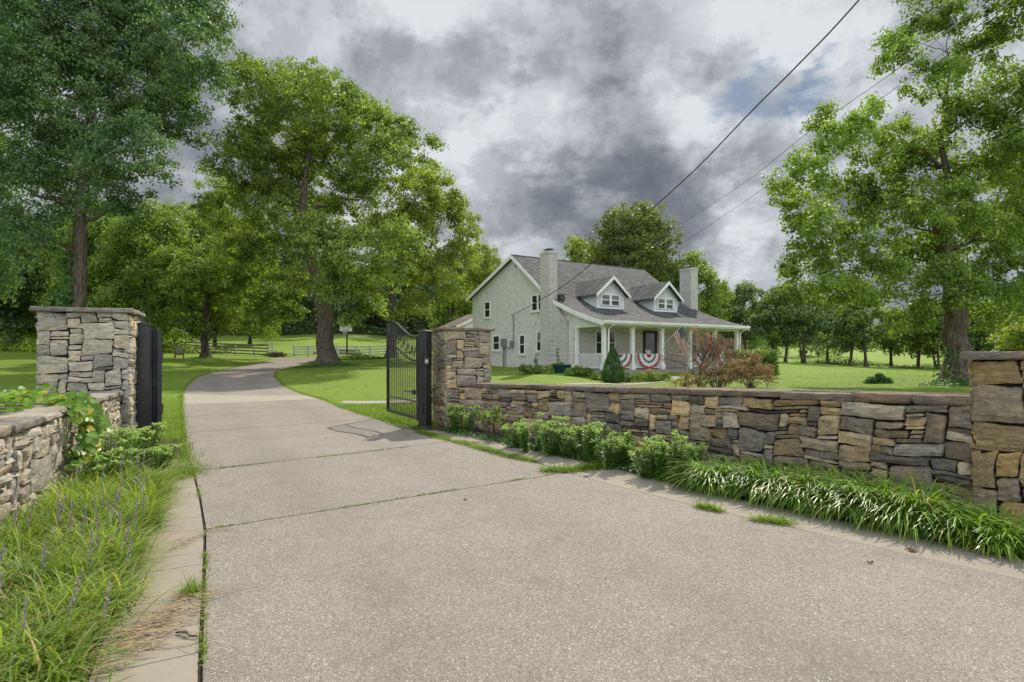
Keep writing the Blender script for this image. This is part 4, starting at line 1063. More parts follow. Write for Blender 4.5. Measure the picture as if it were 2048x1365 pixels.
# rocking chair
rc = thing('rocking_chair', 'white rocking chair on the porch in front of the door', 'rocking chair', hw(5.05, 1.15, pf), HA + .2)
mb = MB(); mb.box(-.28, -.25, .40, .28, .25, .44); mb.build('seat', M['white'], rc)
for sx in (-1, 1):
    MB().tube([(sx * .27, .24, .05), (sx * .27, .27, .45), (sx * .24, .42, 1.16)], .022, 6).build('back_post', M['white'], rc)
    MB().tube([(sx * .27, -.25, .05), (sx * .27, -.25, .64)], .02, 6).build('leg', M['white'], rc)
    MB().tube([(sx * .27, -.45, .06), (sx * .27, -.1, .025), (sx * .27, .25, .03), (sx * .27, .6, .10)], .02, 6).build('rocker', M['white'], rc)
    MB().bar((sx * .28, -.3, .66), (sx * .28, .32, .66), .07, .02).build('armrest', M['white'], rc)
mb = MB()
for k in range(6): x = -.18 + k * .072; mb.bar((x, .28, .5), (x * .92, .40, 1.05), .045, .012, (0, 1, 0))
mb.bar((-.25, .40, 1.06), (.25, .40, 1.06), .02, .09); mb.build('backrest', M['white'], rc)
# string of bulbs below the porch beam
sl = thing('string_lights', 'thin dark string of small bulbs looped under the porch beam', 'string lights', hw(.3, 2.3, 3.0), HA)
mb, mb2 = MB(), MB(); pts = []
for k in range(141):
    x = k / 140 * 10.8; z = -.04 - .10 * abs(math.sin(x * 2.1)); pts.append((x, 0, z))
    if k % 5 == 2: mb2.tube([(x, 0, z), (x, 0, z - .03), (x, 0, z - .07)], [.008, .02, .008], 5)
mb.tube(pts, .007, 4); mb.build('cable', M['wire'], sl); mb2.build('bulbs', M['black'], sl)
# planter tub with tall plant
tb = GP(1122, 30.2); tub = thing('planter_tub', 'dark teal oval planter tub at the foot of the gable wall', 'planter', tb, .55)
mb = MB(); ring = []
n_ = 28; V = []; Fs = []
prof_t = [(0, .86), (.42, 1.0), (.45, 1.05), (.47, 1.03), (.44, .95), (.36, .93)]
for z, k in prof_t:
    for i in range(n_):
        a = 2 * math.pi * i / n_; V.append((math.copysign(abs(math.cos(a)) ** .7, math.cos(a)) * .58 * k, math.copysign(abs(math.sin(a)) ** .7, math.sin(a)) * .36 * k, z - .03))
for j in range(len(prof_t) - 1):
    for i in range(n_): Fs.append([j * n_ + i, j * n_ + (i + 1) % n_, (j + 1) * n_ + (i + 1) % n_, (j + 1) * n_ + i])
raw_mesh('tub', V, Fs, M['dgreen'], tub, True)
raw_mesh('soil', V[-n_:], [list(range(n_))], M['soil'], tub)
#@@PART4
# ------------------------------------------------------------------ pasture fences, hoop, chair
def fence(label, posts, h, mat_r, mat_p, rails=4, pw=.13):
    c = posts[0]; root = thing('board_fence', label, 'fence', tuple(c), 0)
    P_ = [Vector(p) - Vector(c) for p in posts]
    for p in P_: MB().cham(p.x - pw / 2, p.y - pw / 2, p.z - .2, p.x + pw / 2, p.y + pw / 2, p.z + h + .06, .012).build('post', mat_p, root)
    for a, b in zip(P_[:-1], P_[1:]):
        for k in range(rails):
            z = h * (k + .55) / rails + .02
            MB().bar(a + Vector((0, -pw / 2 - .02, z)), b + Vector((0, -pw / 2 - .02, z)), .03, .14).build('rail', mat_r, root)
    return root
pl = [GP(px, Y) for px, Y in zip([536.5, 508.5, 470.5, 444, 418, 394, 370, 346.5, 324, 301, 276, 250], [56.3, 57.5, 59, 60, 61, 62, 63, 64, 65, 66, 67, 68])]
fence('long weathered board fence across the pasture left of the drive end', pl, 1.22, M['fence'], M['fence_white'])
gt = thing('pasture_gate', 'short white pasture gate panel at the left side of the drive end', 'gate', GP(545.5, 56), 0)
for x in (-.42, .0): MB().cham(x - .05, -.05, 0, x + .05, .05, 1.28, .01).build('post', M['fence_white'], gt)
for k in range(5): MB().bar((-.40, -.07, .12 + k * .26), (.0, -.07, .12 + k * .26), .03, .10).build('rail', M['fence_white'], gt)
fence('white board fence right of the drive end, passing behind the thick tree', [GP(px, Y) for px, Y in ((589, 58), (617, 58), (647, 58), (675, 58), (713, 57), (740, 57), (782, 57))], 1.08, M['fence_white'], M['fence_white'], 4, .22)
hb = GP(694, 55); hoop = thing('basketball_hoop', 'white basketball backboard with orange rim on a dark pole', 'basketball hoop', hb, 0)
zt0 = H + (HY - 650) / F * 55 - hb.z
MB().tube([(0, 0, -.2), (0, 0, zt0 - .25), (0, -.25, zt0 - .05)], .075, 8).build('pole', M['wood'], hoop)
MB().cham(-.60, -.36, zt0 - .66, .60, -.31, zt0 + .14, .03).build('backboard', M['white'], hoop)
mb = MB()
mb.box(-.22, -.364, zt0 - .55, .22, -.361, zt0 - .53); mb.box(-.22, -.364, zt0 - .25, .22, -.361, zt0 - .23); mb.box(-.22, -.364, zt0 - .53, -.20, -.361, zt0 - .25); mb.box(.20, -.364, zt0 - .53, .22, -.361, zt0 - .25); mb.build('target_square', M['black'], hoop)
rp = [(.23 * math.cos(a * math.pi / 8), -.62 + .23 * math.sin(a * math.pi / 8), zt0 - .56) for a in range(17)]
MB().tube(rp, .016, 5, False).build('rim', M['orange_rim'], hoop)
mb = MB()
for a in range(12):
    t = a * math.pi / 6; t2 = t + .5
    mb.tube([(.23 * math.cos(t), -.62 + .23 * math.sin(t), zt0 - .57), (.13 * math.cos(t2), -.62 + .13 * math.sin(t2), zt0 - .98)], .008, 3, False); mb.tube([(.23 * math.cos(t2), -.62 + .23 * math.sin(t2), zt0 - .57), (.13 * math.cos(t), -.62 + .13 * math.sin(t), zt0 - .98)], .008, 3, False)
mb.build('net', M['clothw'], hoop)
ch = thing('adirondack_chair', 'weathered slatted adirondack chair on the lawn before the board fence', 'lawn chair', GP(359, 47), R(-155) + math.pi)
sm = simple('grey_weathered_slats', (.28, .27, .24), .8, .2, 6); sm2 = simple('brown_weathered_slats', (.16, .09, .06), .8, .2, 6)
for k in range(7):
    x = (k - 3) * .088; mb = MB(); mb.bar((x * .85, .18, .28), (x * 1.15, .42, .98 - .035 * (k - 3) ** 2), .075, .02, (0, 1, 0)); mb.build('back_slat', sm, ch)
mb = MB()
for k in range(5): y = -.28 + k * .105; mb.box(-.28, y, .36 - .02 * k, .28, y + .085, .38 - .02 * k)
mb.build('seat', sm2, ch)
for s_ in (-1, 1):
    MB().bar((s_ * .34, -.32, .58), (s_ * .34, .35, .56), .11, .024).build('armrest', sm2, ch)
    MB().bar((s_ * .31, -.28, 0), (s_ * .31, -.28, .57), .03, .09).build('leg', sm2, ch)
    MB().bar((s_ * .29, -.30, .34), (s_ * .29, .52, .03), .03, .12).build('leg', sm2, ch)
def log_pile(label, c, L_, rows, seed):
    root = thing('log_edging', label, 'log pile', c, 0); rd = random.Random(seed)
    for k in range(rows):
        x = -L_ / 2 + k * .25
        while x < L_ / 2 - k * .25:
            l_ = rd.uniform(.35, .6); mb = MB(); mb.tube([(x, k * .3, .14 + k * .30), (x + l_ * .5, k * .3 + .02, .15 + k * .30), (x + l_ - .03, k * .3, .14 + k * .30)], [.13, .15, .13], 7); mb.build('stone_block', M['bark'] if rd.random() < .4 else simple_rock, root); x += l_
simple_rock = simple('edging_rock', (.20, .15, .12), .9, .3, 5, .4)
log_pile('two stepped rows of brown edging stones behind the white fence', GP(671, 62), 4.9, 2, 5)
def brush_pile():
    c = GP(551, 53.5); root = thing('brush_pile', 'small heap of dry brown brush at the end of the board fence', 'brush pile', c); rg = np.random.default_rng(5)
    C_ = rg.normal(size=(700, 3)) * np.array([.45, .3, .13]) + np.array([0, 0, .22]); C_[:, 2] = np.abs(C_[:, 2])
    V, Fq, a = leaf_quads(C_, sph(700, rg), .22, rg, .3); raw_mesh('dry_leaves', V, Fq, simple('dry_brown_leaves', (.16, .10, .06), .9, .3, 10), root)
    mb = MB()
    for k in range(30):
        p = Vector((rg.normal() * .6, rg.normal() * .3, abs(rg.normal() * .1) + .1)); d = Vector((rg.normal(), rg.normal(), rg.normal() * .3)).normalized() * .5; mb.tube([p - d, p + d], [.02, .01], 4)
    mb.build('twigs', M['bark_grey'], root)
brush_pile()

# ------------------------------------------------------------------ trees (hero trees from limbs and lobes read off the photo)
def lob(lst, Y, rg=None):
    out = []
    for i, l in enumerate(lst):
        px, py, r = l[:3]; dy = l[3] if len(l) > 3 else ((i * 37) % 11 / 10 - .5) * 3.2 * r ** .5
        v = P(px, py, Y + dy); out.append((v.x, v.y, v.z, r))
    return out
def tp(lst, Y, base):
    out = [Vector(base)]
    for px, py in lst: out.append(P(px, py, Y))
    return out
b = GP(153, 30)
tree('tall_tree', 'tall dark-leaved tree rising behind the left gate pillar, crown leaving the frame', lob([
    (60, 80, 2.6), (200, 50, 3.), (330, 40, 2.5), (385, 90, 1.7), (405, 165, 1.3), (415, 40, 1.2), (120, 190, 3.), (260, 170, 2.8), (345, 230, 1.9), (20, 250, 2.6), (150, 320, 2.4),
    (250, 310, 2.1), (60, 390, 2.3), (10, 480, 2.), (225, 400, 1.2), (-60, 120, 3), (-80, 330, 3), (100, -90, 3.4), (280, -100, 3.4), (400, -60, 1.8), (-60, -60, 3), (-40, 560, 1.6), (60, 470, 1.3)], 30),
    b, tp([(160, 560), (158, 470), (168, 360), (180, 260), (195, 130), (205, -20)], 30, b), [.40, .36, .33, .26, .20, .14, .08], M['leaf_deep'], M['bark'], .165, .95, .66, 60, seed=3, flare=1.4, twigs=5, grow=1.2)
b = GP(655, 40)
tree('old_tree', 'thick-trunked spreading tree standing beside the curve of the driveway', lob([
    (520, 180, 2.2), (500, 140, 1.0), (590, 190, 2.5), (660, 225, 2.6), (640, 165, 1.0), (740, 260, 2.4), (700, 200, 1.2), (560, 290, 3.0), (650, 330, 3.), (770, 330, 2.6), (800, 260, 1.3), (862, 290, .7, 0), (500, 330, 2.8),
    (560, 420, 2.8), (640, 430, 2.0, 5), (720, 400, 2.2, 2), (455, 420, 2.4, 3), (540, 510, 2.2, 3), (600, 560, 1.4, 2), (470, 510, 1.8, 4),
    (640, 500, 1.9, -5), (715, 510, 2.0, -5), (770, 550, 1.5, -4), (680, 580, 1.5, -4), (620, 470, 1.6, -4), (745, 610, .9, -3), (700, 640, .6, -3), (790, 480, 1.6, -3)], 40),
    b, tp([(652, 640), (640, 590), (622, 500), (605, 420), (612, 340), (630, 250)], 40, b), [.68, .58, .50, .38, .26, .17, .08], M['leaf_mid'], M['bark'], .20, .85, .68, 56, seed=7, flare=1.5, twigs=5, grow=1.17)
b = GP(783, 50)
tree('broad_tree', 'yellow-green spreading tree between the thick tree and the house', lob([
    (840, 380, 2.6), (870, 350, 1.6), (885, 430, 2.6), (915, 400, 1.), (935, 465, 1.3), (920, 510, 2.0), (820, 460, 3.), (860, 540, 2.6), (790, 540, 2.6), (900, 590, 1.4), (830, 610, 1.8), (760, 470, 2.4), (740, 580, 1.8), (945, 440, .7), (790, 630, .9, -2)], 50),
    b, tp([(783, 620), (790, 560), (805, 480), (830, 400)], 50, b), [.44, .38, .32, .22, .10], M['leaf_yel'], M['bark_grey'], .22, .95, .70, 52, seed=11, flare=1.4, twigs=4, grow=.98)
b = GP(411, 47)
tree('lawn_tree', 'low spreading tree with forked dark trunk on the lawn by the board fence', lob([
    (400, 560, 2.2), (345, 600, 1.9), (470, 585, 2.3), (535, 610, 1.9), (578, 625, 1.1), (440, 520, 2.3), (310, 640, 1.2), (500, 655, .8), (535, 668, .7), (360, 540, 2.), (560, 570, 1.5), (380, 650, .9), (590, 590, .9), (500, 540, 1.8)], 47),
    b, tp([(408, 670), (412, 610), (425, 570), (430, 540)], 47, b), [.33, .27, .24, .16, .08], M['leaf_fresh'], M['bark_dark'], .20, .95, .62, 50, seed=13, flare=1.3, twigs=5, grow=1.15)
b = GP(1915, 20)
tree('big_tree', 'big ridged-bark tree with open crown on the right lawn behind the wall', lob([
    (1605, 355, .75), (1575, 385, .45), (1590, 420, .6), (1690, 285, .8), (1650, 240, .45, 0), (1700, 390, .9), (1640, 450, .8), (1610, 520, .7), (1580, 560, .4), (1700, 500, .95), (1780, 420, 1.1), (1740, 240, .6), (1790, 290, .8),
    (1850, 330, 1.1), (1800, 120, .55), (1790, 80, .4), (1855, 60, .7), (1870, 165, .75), (1905, 40, .6), (1960, 110, .85), (1930, 240, .9), (2030, 40, .9), (2020, 200, 1.), (1980, 350, 1.1), (2060, 330, 1.3), (1880, 430, 1.1), (1950, 480, 1.1),
    (1840, 520, 1.1), (1760, 565, .9), (1700, 590, .7), (1900, 580, 1., -1.8), (2000, 560, 1.), (2100, 450, 1.6), (2120, 250, 1.7), (1815, 640, .5, -1), (1960, 640, .6), (1660, 560, .6), (2070, 600, .9), (1900, -60, 1.2), (2050, -70, 1.5), (1620, 590, .35), (2000, 450, 1.)], 20),
    b, tp([(1913, 640), (1906, 560), (1890, 480), (1904, 390), (1880, 280), (1898, 150)], 20, b), [.43, .36, .27, .19, .13, .08, .04], M['leaf_fresh'], M['bark'], .125, .74, .42, 56, seed=17, flare=1.35, twigs=6, flat=.7, grow=1.34)

def auto_lobes(c, h, r, n, rg, low=.3, top=.95):
    out = []
    for k in range(n):
        t = (k + .5) / n; z = h * (low + (top - low) * t); rr = r * math.sin(math.pi * (.18 + .72 * t)) * .75
        a = k * 2.4 + rg.random(); out.append((c.x + math.cos(a) * rr * .75, c.y + math.sin(a) * rr * .75, c.z + z, r * rg.uniform(.38, .58)))
    return out
def auto_tree(name, label, px, Y, h, r, leafm, barkm, size, seed, n=9, tr=.16, low=.3, lean=0, dens=.9, per=30, group=None, stems=1, clump=None, forkd=.5):
    rg = np.random.default_rng(seed); c = GP(px, Y); L = auto_lobes(c, h, r, n, rg, low)
    C, N, CC = crown_arrays(L, size, dens, rg, clump or max(.42, r * .16), per, .85, .35)
    root = thing(name, label, 'tree', c, 0, group)
    for s_ in range(stems):
        o_ = Vector((math.cos(s_ * 2.2 + seed), math.sin(s_ * 2.2 + seed), 0)) * (forkd if stems > 1 else 0)
        pts = [c + o_ * .6, c + o_ + Vector((lean * .3, 0, h * .25)), c + o_ * 1.6 + Vector((lean * .6, 0, h * .5)), c + o_ * 2 + Vector((lean, 0, h * .85))]
        mb = MB(); build_trunk(mb, pts, [tr, tr * .8, tr * .55, tr * .15], L[s_::stems], CC, rg, 1.35, 3, sides=8)
        mb.build('trunk', barkm, root, True, root)
    V, Fq, a = leaf_quads(C, N, size, rg); raw_mesh('crown', tolocal(V, root), Fq, leafm, root, attr=a)
    return root
G_ROW = 'slender trees along the far edge of the right lawn'
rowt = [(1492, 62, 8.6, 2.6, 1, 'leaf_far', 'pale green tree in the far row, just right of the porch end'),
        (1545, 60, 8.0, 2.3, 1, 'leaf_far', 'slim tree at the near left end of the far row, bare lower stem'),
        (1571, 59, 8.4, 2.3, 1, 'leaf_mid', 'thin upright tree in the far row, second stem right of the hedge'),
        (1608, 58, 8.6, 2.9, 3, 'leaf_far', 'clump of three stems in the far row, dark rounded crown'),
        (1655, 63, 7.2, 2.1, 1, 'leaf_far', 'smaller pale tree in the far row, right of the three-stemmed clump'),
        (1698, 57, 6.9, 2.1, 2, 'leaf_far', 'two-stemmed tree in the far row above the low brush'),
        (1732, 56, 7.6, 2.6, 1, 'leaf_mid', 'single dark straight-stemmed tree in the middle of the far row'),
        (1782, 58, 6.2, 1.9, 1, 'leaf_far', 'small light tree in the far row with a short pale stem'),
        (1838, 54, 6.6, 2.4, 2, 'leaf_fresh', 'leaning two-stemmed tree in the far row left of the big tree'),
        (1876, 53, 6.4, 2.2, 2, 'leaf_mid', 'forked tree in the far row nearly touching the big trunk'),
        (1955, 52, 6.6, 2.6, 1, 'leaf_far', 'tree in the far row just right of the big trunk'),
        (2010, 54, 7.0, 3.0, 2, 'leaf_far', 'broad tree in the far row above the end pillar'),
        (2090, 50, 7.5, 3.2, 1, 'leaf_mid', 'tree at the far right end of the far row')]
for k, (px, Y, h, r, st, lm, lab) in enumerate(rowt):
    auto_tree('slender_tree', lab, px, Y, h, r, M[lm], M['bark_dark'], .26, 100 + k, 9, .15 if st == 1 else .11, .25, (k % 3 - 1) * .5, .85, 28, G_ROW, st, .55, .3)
auto_tree('young_tree', 'bright pale green young tree peeking over the end pillar at the right edge', 2060, 27, 3.1, 1.9, M['leaf_yel'], M['bark_dark'], .15, 140, 8, .09, .15, 0, .8, 30, None, 1, .35)
# trees behind the house
auto_tree('round_tree', 'large dark rounded tree directly behind the house roof', 1264, 62, 15.6, 6.3, M['leaf_olive'], M['bark_dark'], .28, 150, 14, .42, .28, 0, .9, 36, None, 1, .8)
auto_tree('round_tree', 'smaller tree behind the right chimney, lower than its neighbour', 1395, 60, 11.0, 3.3, M['leaf_mid'], M['bark_dark'], .27, 151, 10, .25, .2, 0, .9, 34, None, 1, .7)
auto_tree('round_tree', 'yellowing tree whose top shows between left chimney and dark rounded tree', 1163, 70, 14.3, 3.6, M['leaf_yel'], M['bark_grey'], .3, 152, 10, .25, .3, 0, .8, 34, None, 1, .7)
auto_tree('round_tree', 'tree low behind the right end of the porch roof', 1440, 66, 8.4, 3.2, M['leaf_far'], M['bark_dark'], .28, 153, 9, .2, .15, 0, .8, 34, None, 1, .7)
auto_tree('round_tree', 'yellow-green tree beside the back corner of the gable wall', 975, 66, 12.5, 3.6, M['leaf_yel'], M['bark_grey'], .28, 154, 10, .25, .12, 0, .85, 34, None, 1, .7)
auto_tree('round_tree', 'dark green tree over the low outbuilding behind the house', 905, 72, 9.6, 3.6, M['leaf_mid'], M['bark_dark'], .3, 155, 10, .25, .1, 0, .85, 34, None, 1, .7)
# trees of the grove on the left
G_GROVE = 'trees of the shaded grove at the left'
grove = [(-70, 46, 12, 5.0, 1, 'leaf_deep', 'dark grove tree at the far left edge of the frame'),
         (30, 60, 14, 4.6, 1, 'leaf_fresh', 'bright backlit grove tree low at the left edge'),
         (95, 52, 11, 4.2, 1, 'leaf_mid', 'grove tree hidden mostly behind the left pillar top'),
         (205, 50, 12.5, 4.2, 2, 'leaf_fresh', 'two-stemmed grove tree just right of the tall tree trunk'),
         (262, 56, 13.0, 4.4, 1, 'leaf_mid', 'single dark-stemmed grove tree above the left gate post'),
         (298, 48, 12.8, 4.0, 2, 'leaf_fresh', 'grove tree with twin brown stems above the left gate leaf'),
         (352, 66, 16.5, 5.4, 1, 'leaf_mid', 'tall grove tree filling the gap between the two largest crowns'),
         (430, 72, 19.0, 5.6, 1, 'leaf_yel', 'light-topped tall grove tree left of the thick tree crown'),
         (500, 84, 18, 6.2, 1, 'leaf_mid', 'grove tree standing at the wood edge above the low lawn tree'),
         (150, 74, 17, 6.0, 1, 'leaf_fresh', 'deep grove tree seen beyond the tall tree trunk'),
         (-10, 78, 17, 6.0, 1, 'leaf_mid', 'deep grove tree far back at the left edge'),
         (250, 82, 17, 6.0, 1, 'leaf_fresh', 'pale deep grove tree glowing between nearer stems')]
for k, (px, Y, h, r, st, lm, lab) in enumerate(grove):
    auto_tree('grove_tree', lab, px, Y, h, r, M[lm], M['bark_dark'], .27, 200 + k, 16, .24 if st == 1 else .19, .16, (k % 3 - 1) * .8, .85, 46, G_GROVE, st, .85, .45)
# the distant wood on the hill and the far tree belts: nobody could count these
def wood(name, label, spots, size, seed, leafm, dens=.5, per=26):
    rg = np.random.default_rng(seed); LB = []
    for (px, Y, h, r) in spots:
        c = GP(px, Y)
        for q in range(5):
            a = q * 2.2 + rg.random() * 2; LB.append((c.x + math.cos(a) * r * .5, c.y + math.sin(a) * r * .4, c.z + h * (.12 + .2 * q) * rg.uniform(.9, 1.05), r * rg.uniform(.5, .75)))
    C, N, CC = crown_arrays(LB, size, dens, rg, 1.25 * size / .45, per, .7, .45)
    V, Fq, a = leaf_quads(C, N, size, rg); root = raw_mesh(name, V, Fq, leafm, attr=a)
    tag(root, label, 'wood', None, 'stuff'); mb = MB()
    for (px, Y, h, r) in spots:
        c = GP(px, Y); k = rg.normal() * .4; mb.tube([c - Vector((0, 0, .3)), c + Vector((k, 0, h * .35)), c + Vector((k * 1.5, 0, h * .7))], [.25, .2, .1], 6)
    mb.build('trunks', M['bark_grey'], root)
rg0 = np.random.default_rng(77)
sp = [(px + rg0.normal() * 14, Y + rg0.normal() * 4, rg0.uniform(11, 16), rg0.uniform(4.5, 6.5)) for Y in (114, 128, 146) for px in range(-140, 990, 38 if Y < 120 else 46)]
wood('hillside_wood', 'dark mixed wood covering the hillside behind the pasture', sp, .55, 5, M['leaf_hill'], .75, 30)
sp = [(px + rg0.normal() * 20, Y + rg0.normal() * 10, rg0.uniform(7, 10), rg0.uniform(5, 8)) for Y in (190, 250) for px in range(1420, 2200, 44)]
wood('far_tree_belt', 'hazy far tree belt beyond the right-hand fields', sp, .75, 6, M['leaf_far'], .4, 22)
sp = [(px + rg0.normal() * 14, 84 + rg0.normal() * 5, rg0.uniform(7, 10), rg0.uniform(3, 4.5)) for px in range(1470, 1640, 30)]
wood('field_edge_thicket', 'thicket closing the field behind the porch end of the house', sp, .4, 8, M['leaf_far'], .5, 24)

# ------------------------------------------------------------------ wires
def wire(label, pts, rad):
    P_ = [Vector(p) for p in pts]; out = []
    n_ = len(P_)
    for i in range(n_ - 1):
        p0, p1, p2, p3 = P_[max(i - 1, 0)], P_[i], P_[i + 1], P_[min(i + 2, n_ - 1)]
        for k in range(8):
            t = k / 8; out.append(.5 * ((2 * p1) + (p2 - p0) * t + (2 * p0 - 5 * p1 + 4 * p2 - p3) * t * t + (3 * p1 - p0 - 3 * p2 + p3) * t ** 3))
    out.append(P_[-1]); mb = MB(); mb.tube(out, rad, 6)
    tag(mb.build('power_line', M['wire'], None, True), label, 'wire')
def lineY(px, Ya, pxa, Yb, pxb):   # depth where the plan-straight line a-b crosses column px
    r = (px - 1024) / F; xa, xb = (pxa - 1024) / F * Ya, (pxb - 1024) / F * Yb
    t = (r * Ya - xa) / ((xb - xa) - r * (Yb - Ya)); return Ya + (Yb - Ya) * t
ms = hw(-.2, gx, zt_)
pA = [(ms.x, ms.y, ms.z)] + [tuple(P(px, py, lineY(px, ms.y, 1030, 11.7, 1718))) for px, py in ((1110, 583), (1180, 530), (1283, 437), (1390, 340), (1500, 226), (1600, 126), (1718, 0))]
d_ = Vector(pA[-1]) - Vector(pA[-2]); pA.append(tuple(Vector(pA[-1]) + d_ * 2.2 + Vector((0, 0, .3)))); wire('thick black service cable running down to the gable wall of the house', pA, .018)
pB = [tuple(P(px, py, lineY(px, 52, 1330, 15, 1975))) for px, py in ((1330, 468), (1480, 372), (1620, 262), (1800, 135), (1975, 0))]
pB.append(tuple(Vector(pB[-1]) * 2 - Vector(pB[-2]))); wire('upper of the two thin overhead wires crossing to the right tree', pB, .011)
pB = [tuple(P(px, py, lineY(px, 52, 1365, 15, 2025))) for px, py in ((1365, 487), (1545, 365), (1700, 245), (1860, 125), (2025, 0))]
pB.append(tuple(Vector(pB[-1]) * 2 - Vector(pB[-2]))); wire('lower of the two thin overhead wires crossing to the right tree', pB, .011)
#@@PART5
# ------------------------------------------------------------------ blades, weeds and bedding plants
def blades(base, az, L, lean, width, rg, seg=5, droop=1.0):
    """base (n,3); az azimuth; L length; lean start tilt from vertical (rad); droop: extra bend towards the tip"""
    n = len(base); t = np.linspace(0, 1, seg + 1)
    d = np.stack([np.cos(az), np.sin(az)], 1); side = np.stack([-np.sin(az), np.cos(az), np.zeros(n)], 1)
    pos = base.copy(); V = np.zeros((n, seg + 1, 2, 3)); 
    for k in range(seg + 1):
        w_ = (width * (1 - t[k] ** 2.2) * (.55 + .9 * min(t[k] * 3, 1) * .5) + .0006)[:, None]
        V[:, k, 0] = pos - side * w_ * .5; V[:, k, 1] = pos + side * w_ * .5
        a = lean + droop * (t[k] + .5 / seg) ** 1.3
        st = (L / seg)[:, None]
        pos = pos + np.concatenate([d * np.sin(a)[:, None], np.cos(a)[:, None]], 1) * st
        pos[:, 2] = np.maximum(pos[:, 2], base[:, 2] + .012)
    V = V.reshape(n * (seg + 1) * 2, 3)
    b = (np.arange(n) * (seg + 1) * 2)[:, None] + (np.arange(seg) * 2)[None, :]
    b = b.ravel(); Fq = np.stack([b, b + 1, b + 3, b + 2], 1)
    return V, Fq, np.repeat(rg.random(n), (seg + 1) * 2)
def merge(parts):
    V, Fq, A_ = [], [], []; o = 0
    for v, f, a in parts: V.append(v); Fq.append(f + o); A_.append(a); o += len(v)
    return np.concatenate(V), np.concatenate(Fq), np.concatenate(A_)
def in_poly(x, y, poly):
    ins = np.zeros(len(x), bool); n_ = len(poly)
    for i in range(n_):
        x0, y0 = poly[i]; x1, y1 = poly[(i + 1) % n_]
        c = ((y0 > y) != (y1 > y)) & (x < (x1 - x0) * (y - y0) / (y1 - y0 + 1e-12) + x0); ins ^= c
    return ins
def scatter(poly, n_, rg):
    p = np.array(poly); out = []; got = 0
    while got < n_:
        x = rg.uniform(p[:, 0].min(), p[:, 0].max(), n_); y = rg.uniform(p[:, 1].min(), p[:, 1].max(), n_)
        k = in_poly(x, y, poly); out.append(np.stack([x[k], y[k]], 1)); got += k.sum()
    return np.concatenate(out)[:n_]
def ground3(xy, up=0.): return np.concatenate([xy, (ghv(xy[:, 0], xy[:, 1]) + up)[:, None]], 1)

# lawn blades where the lawn comes close to the camera
rg = np.random.default_rng(21)
Lp = [(-7.3, 10.3), (-4.55, 8.3), (-5.2, 9.2), (-6.5, 11.1), (-8.1, 13.9), (-10.3, 17.2), (-13.1, 22), (-15, 25), (-17, 25), (-12, 14)]
Rp = [(-2.2, 11.35), (-1.6, 11.9), (-1.2, 13), (0, 14), (1.5, 19.5), (-1.5, 17.9), (-5.0, 17.1), (-5.1, 16.2), (-3.45, 13.6)]
Rp2 = [(-5.9, 17.9), (-3.5, 18.2), (-1.0, 19), (2, 21), (0, 27), (-9.5, 25.5), (-8.5, 22), (-6.5, 18.6)]
parts = []
for poly, n_, L_ in ((Lp, 26000, .07), (Rp, 24000, .07)):
    b_ = ground3(scatter(poly, n_, rg), -.005); b_ = b_[b_[:, 1] < 12 + 9 * rg.random(n_) ** .8]; n_ = len(b_); parts.append(blades(b_, rg.uniform(0, 6.28, n_), rg.uniform(.5, 1.2, n_) * L_, rg.uniform(0, .6, n_), rg.uniform(.004, .009, n_) * (1 + b_[:, 1] * .05), rg, 2, .7))
V, Fq, a = merge(parts); tag(raw_mesh('lawn_grass', V, Fq, M['lawnblade'], attr=a), 'short mown grass blades beside the driveway near the gate', 'grass', None, 'stuff')
Lt = [(-13.5, 20), (-10.8, 16.8), (-8.8, 13.9), (-12, 12), (-30, 24), (-45, 48), (-24, 50), (-20.5, 45), (-19, 36), (-17.6, 30), (-15.6, 25)]
Rt = [(-2, 12.8), (.8, 13.4), (3.2, 9.6), (6.2, 6.8), (9, 5.5), (20, 12), (34, 30), (40, 52), (22, 50), (17.5, 37.5), (10, 29.8), (4.4, 28.5), (2.4, 31.5), (-3.2, 41), (-5, 50), (-14, 50), (-15.6, 44), (-13.2, 34), (-12.0, 29), (-9.8, 24.5), (-7.4, 20.2), (-5, 16.6), (-3, 13.9)]
parts = []
for poly, n_ in ((Lt, 34000), (Rt, 76000)):
    q = scatter(poly, n_, rg); nz = np.array([mnoise.noise(Vector((x * .8, y * .8, 1.3))) for x, y in q]); q = q[nz + rg.normal(size=n_) * .35 > -.1]; n2_ = len(q); b_ = ground3(q, -.01)
    parts.append(blades(b_, rg.uniform(0, 6.28, n2_), rg.uniform(.035, .075, n2_), rg.uniform(.1, .9, n2_), rg.uniform(.02, .04, n2_), rg, 1, .5))
V, Fq, a = merge(parts); tag(raw_mesh('lawn_tufts', V, Fq, M['lawntuft'], attr=a), 'uneven tufts of grass scattered over the mown lawns', 'grass', None, 'stuff')
# ragged grass along the whole drive edge
parts = []
edgeL = [G(384, 925), G(376, 900), G(370, 868), G(366, 840), G(364, 811), fx(365, 21.7), fx(374, 26), fx(392, 30), fx(422, 34), fx(463, 38), fx(534, 45)]
edgeR = [G(745, 838), G(676, 816), G(640, 803), fx(612, 20.5), fx(567, 26), fx(549, 31), fx(552, 34.5), fx(580, 38.5), fx(635, 46)]
for e_, sgn in ((edgeL, 1), (edgeR, -1)):
    q = resample(e_, 5200); q = q + rg.normal(size=q.shape) * np.array([.05, .03]) + np.array([-.03 * sgn, 0]); b_ = ground3(q)
    n_ = len(q); parts.append(blades(b_, rg.uniform(0, 6.28, n_), rg.uniform(.05, .13, n_), rg.uniform(.1, .9, n_), rg.uniform(.006, .014, n_), rg, 3, .8))
V, Fq, a = merge(parts); tag(raw_mesh('edge_grass', V, Fq, M['lawnblade'], attr=a), 'ragged grass fringe along both edges of the driveway', 'grass', None, 'stuff')
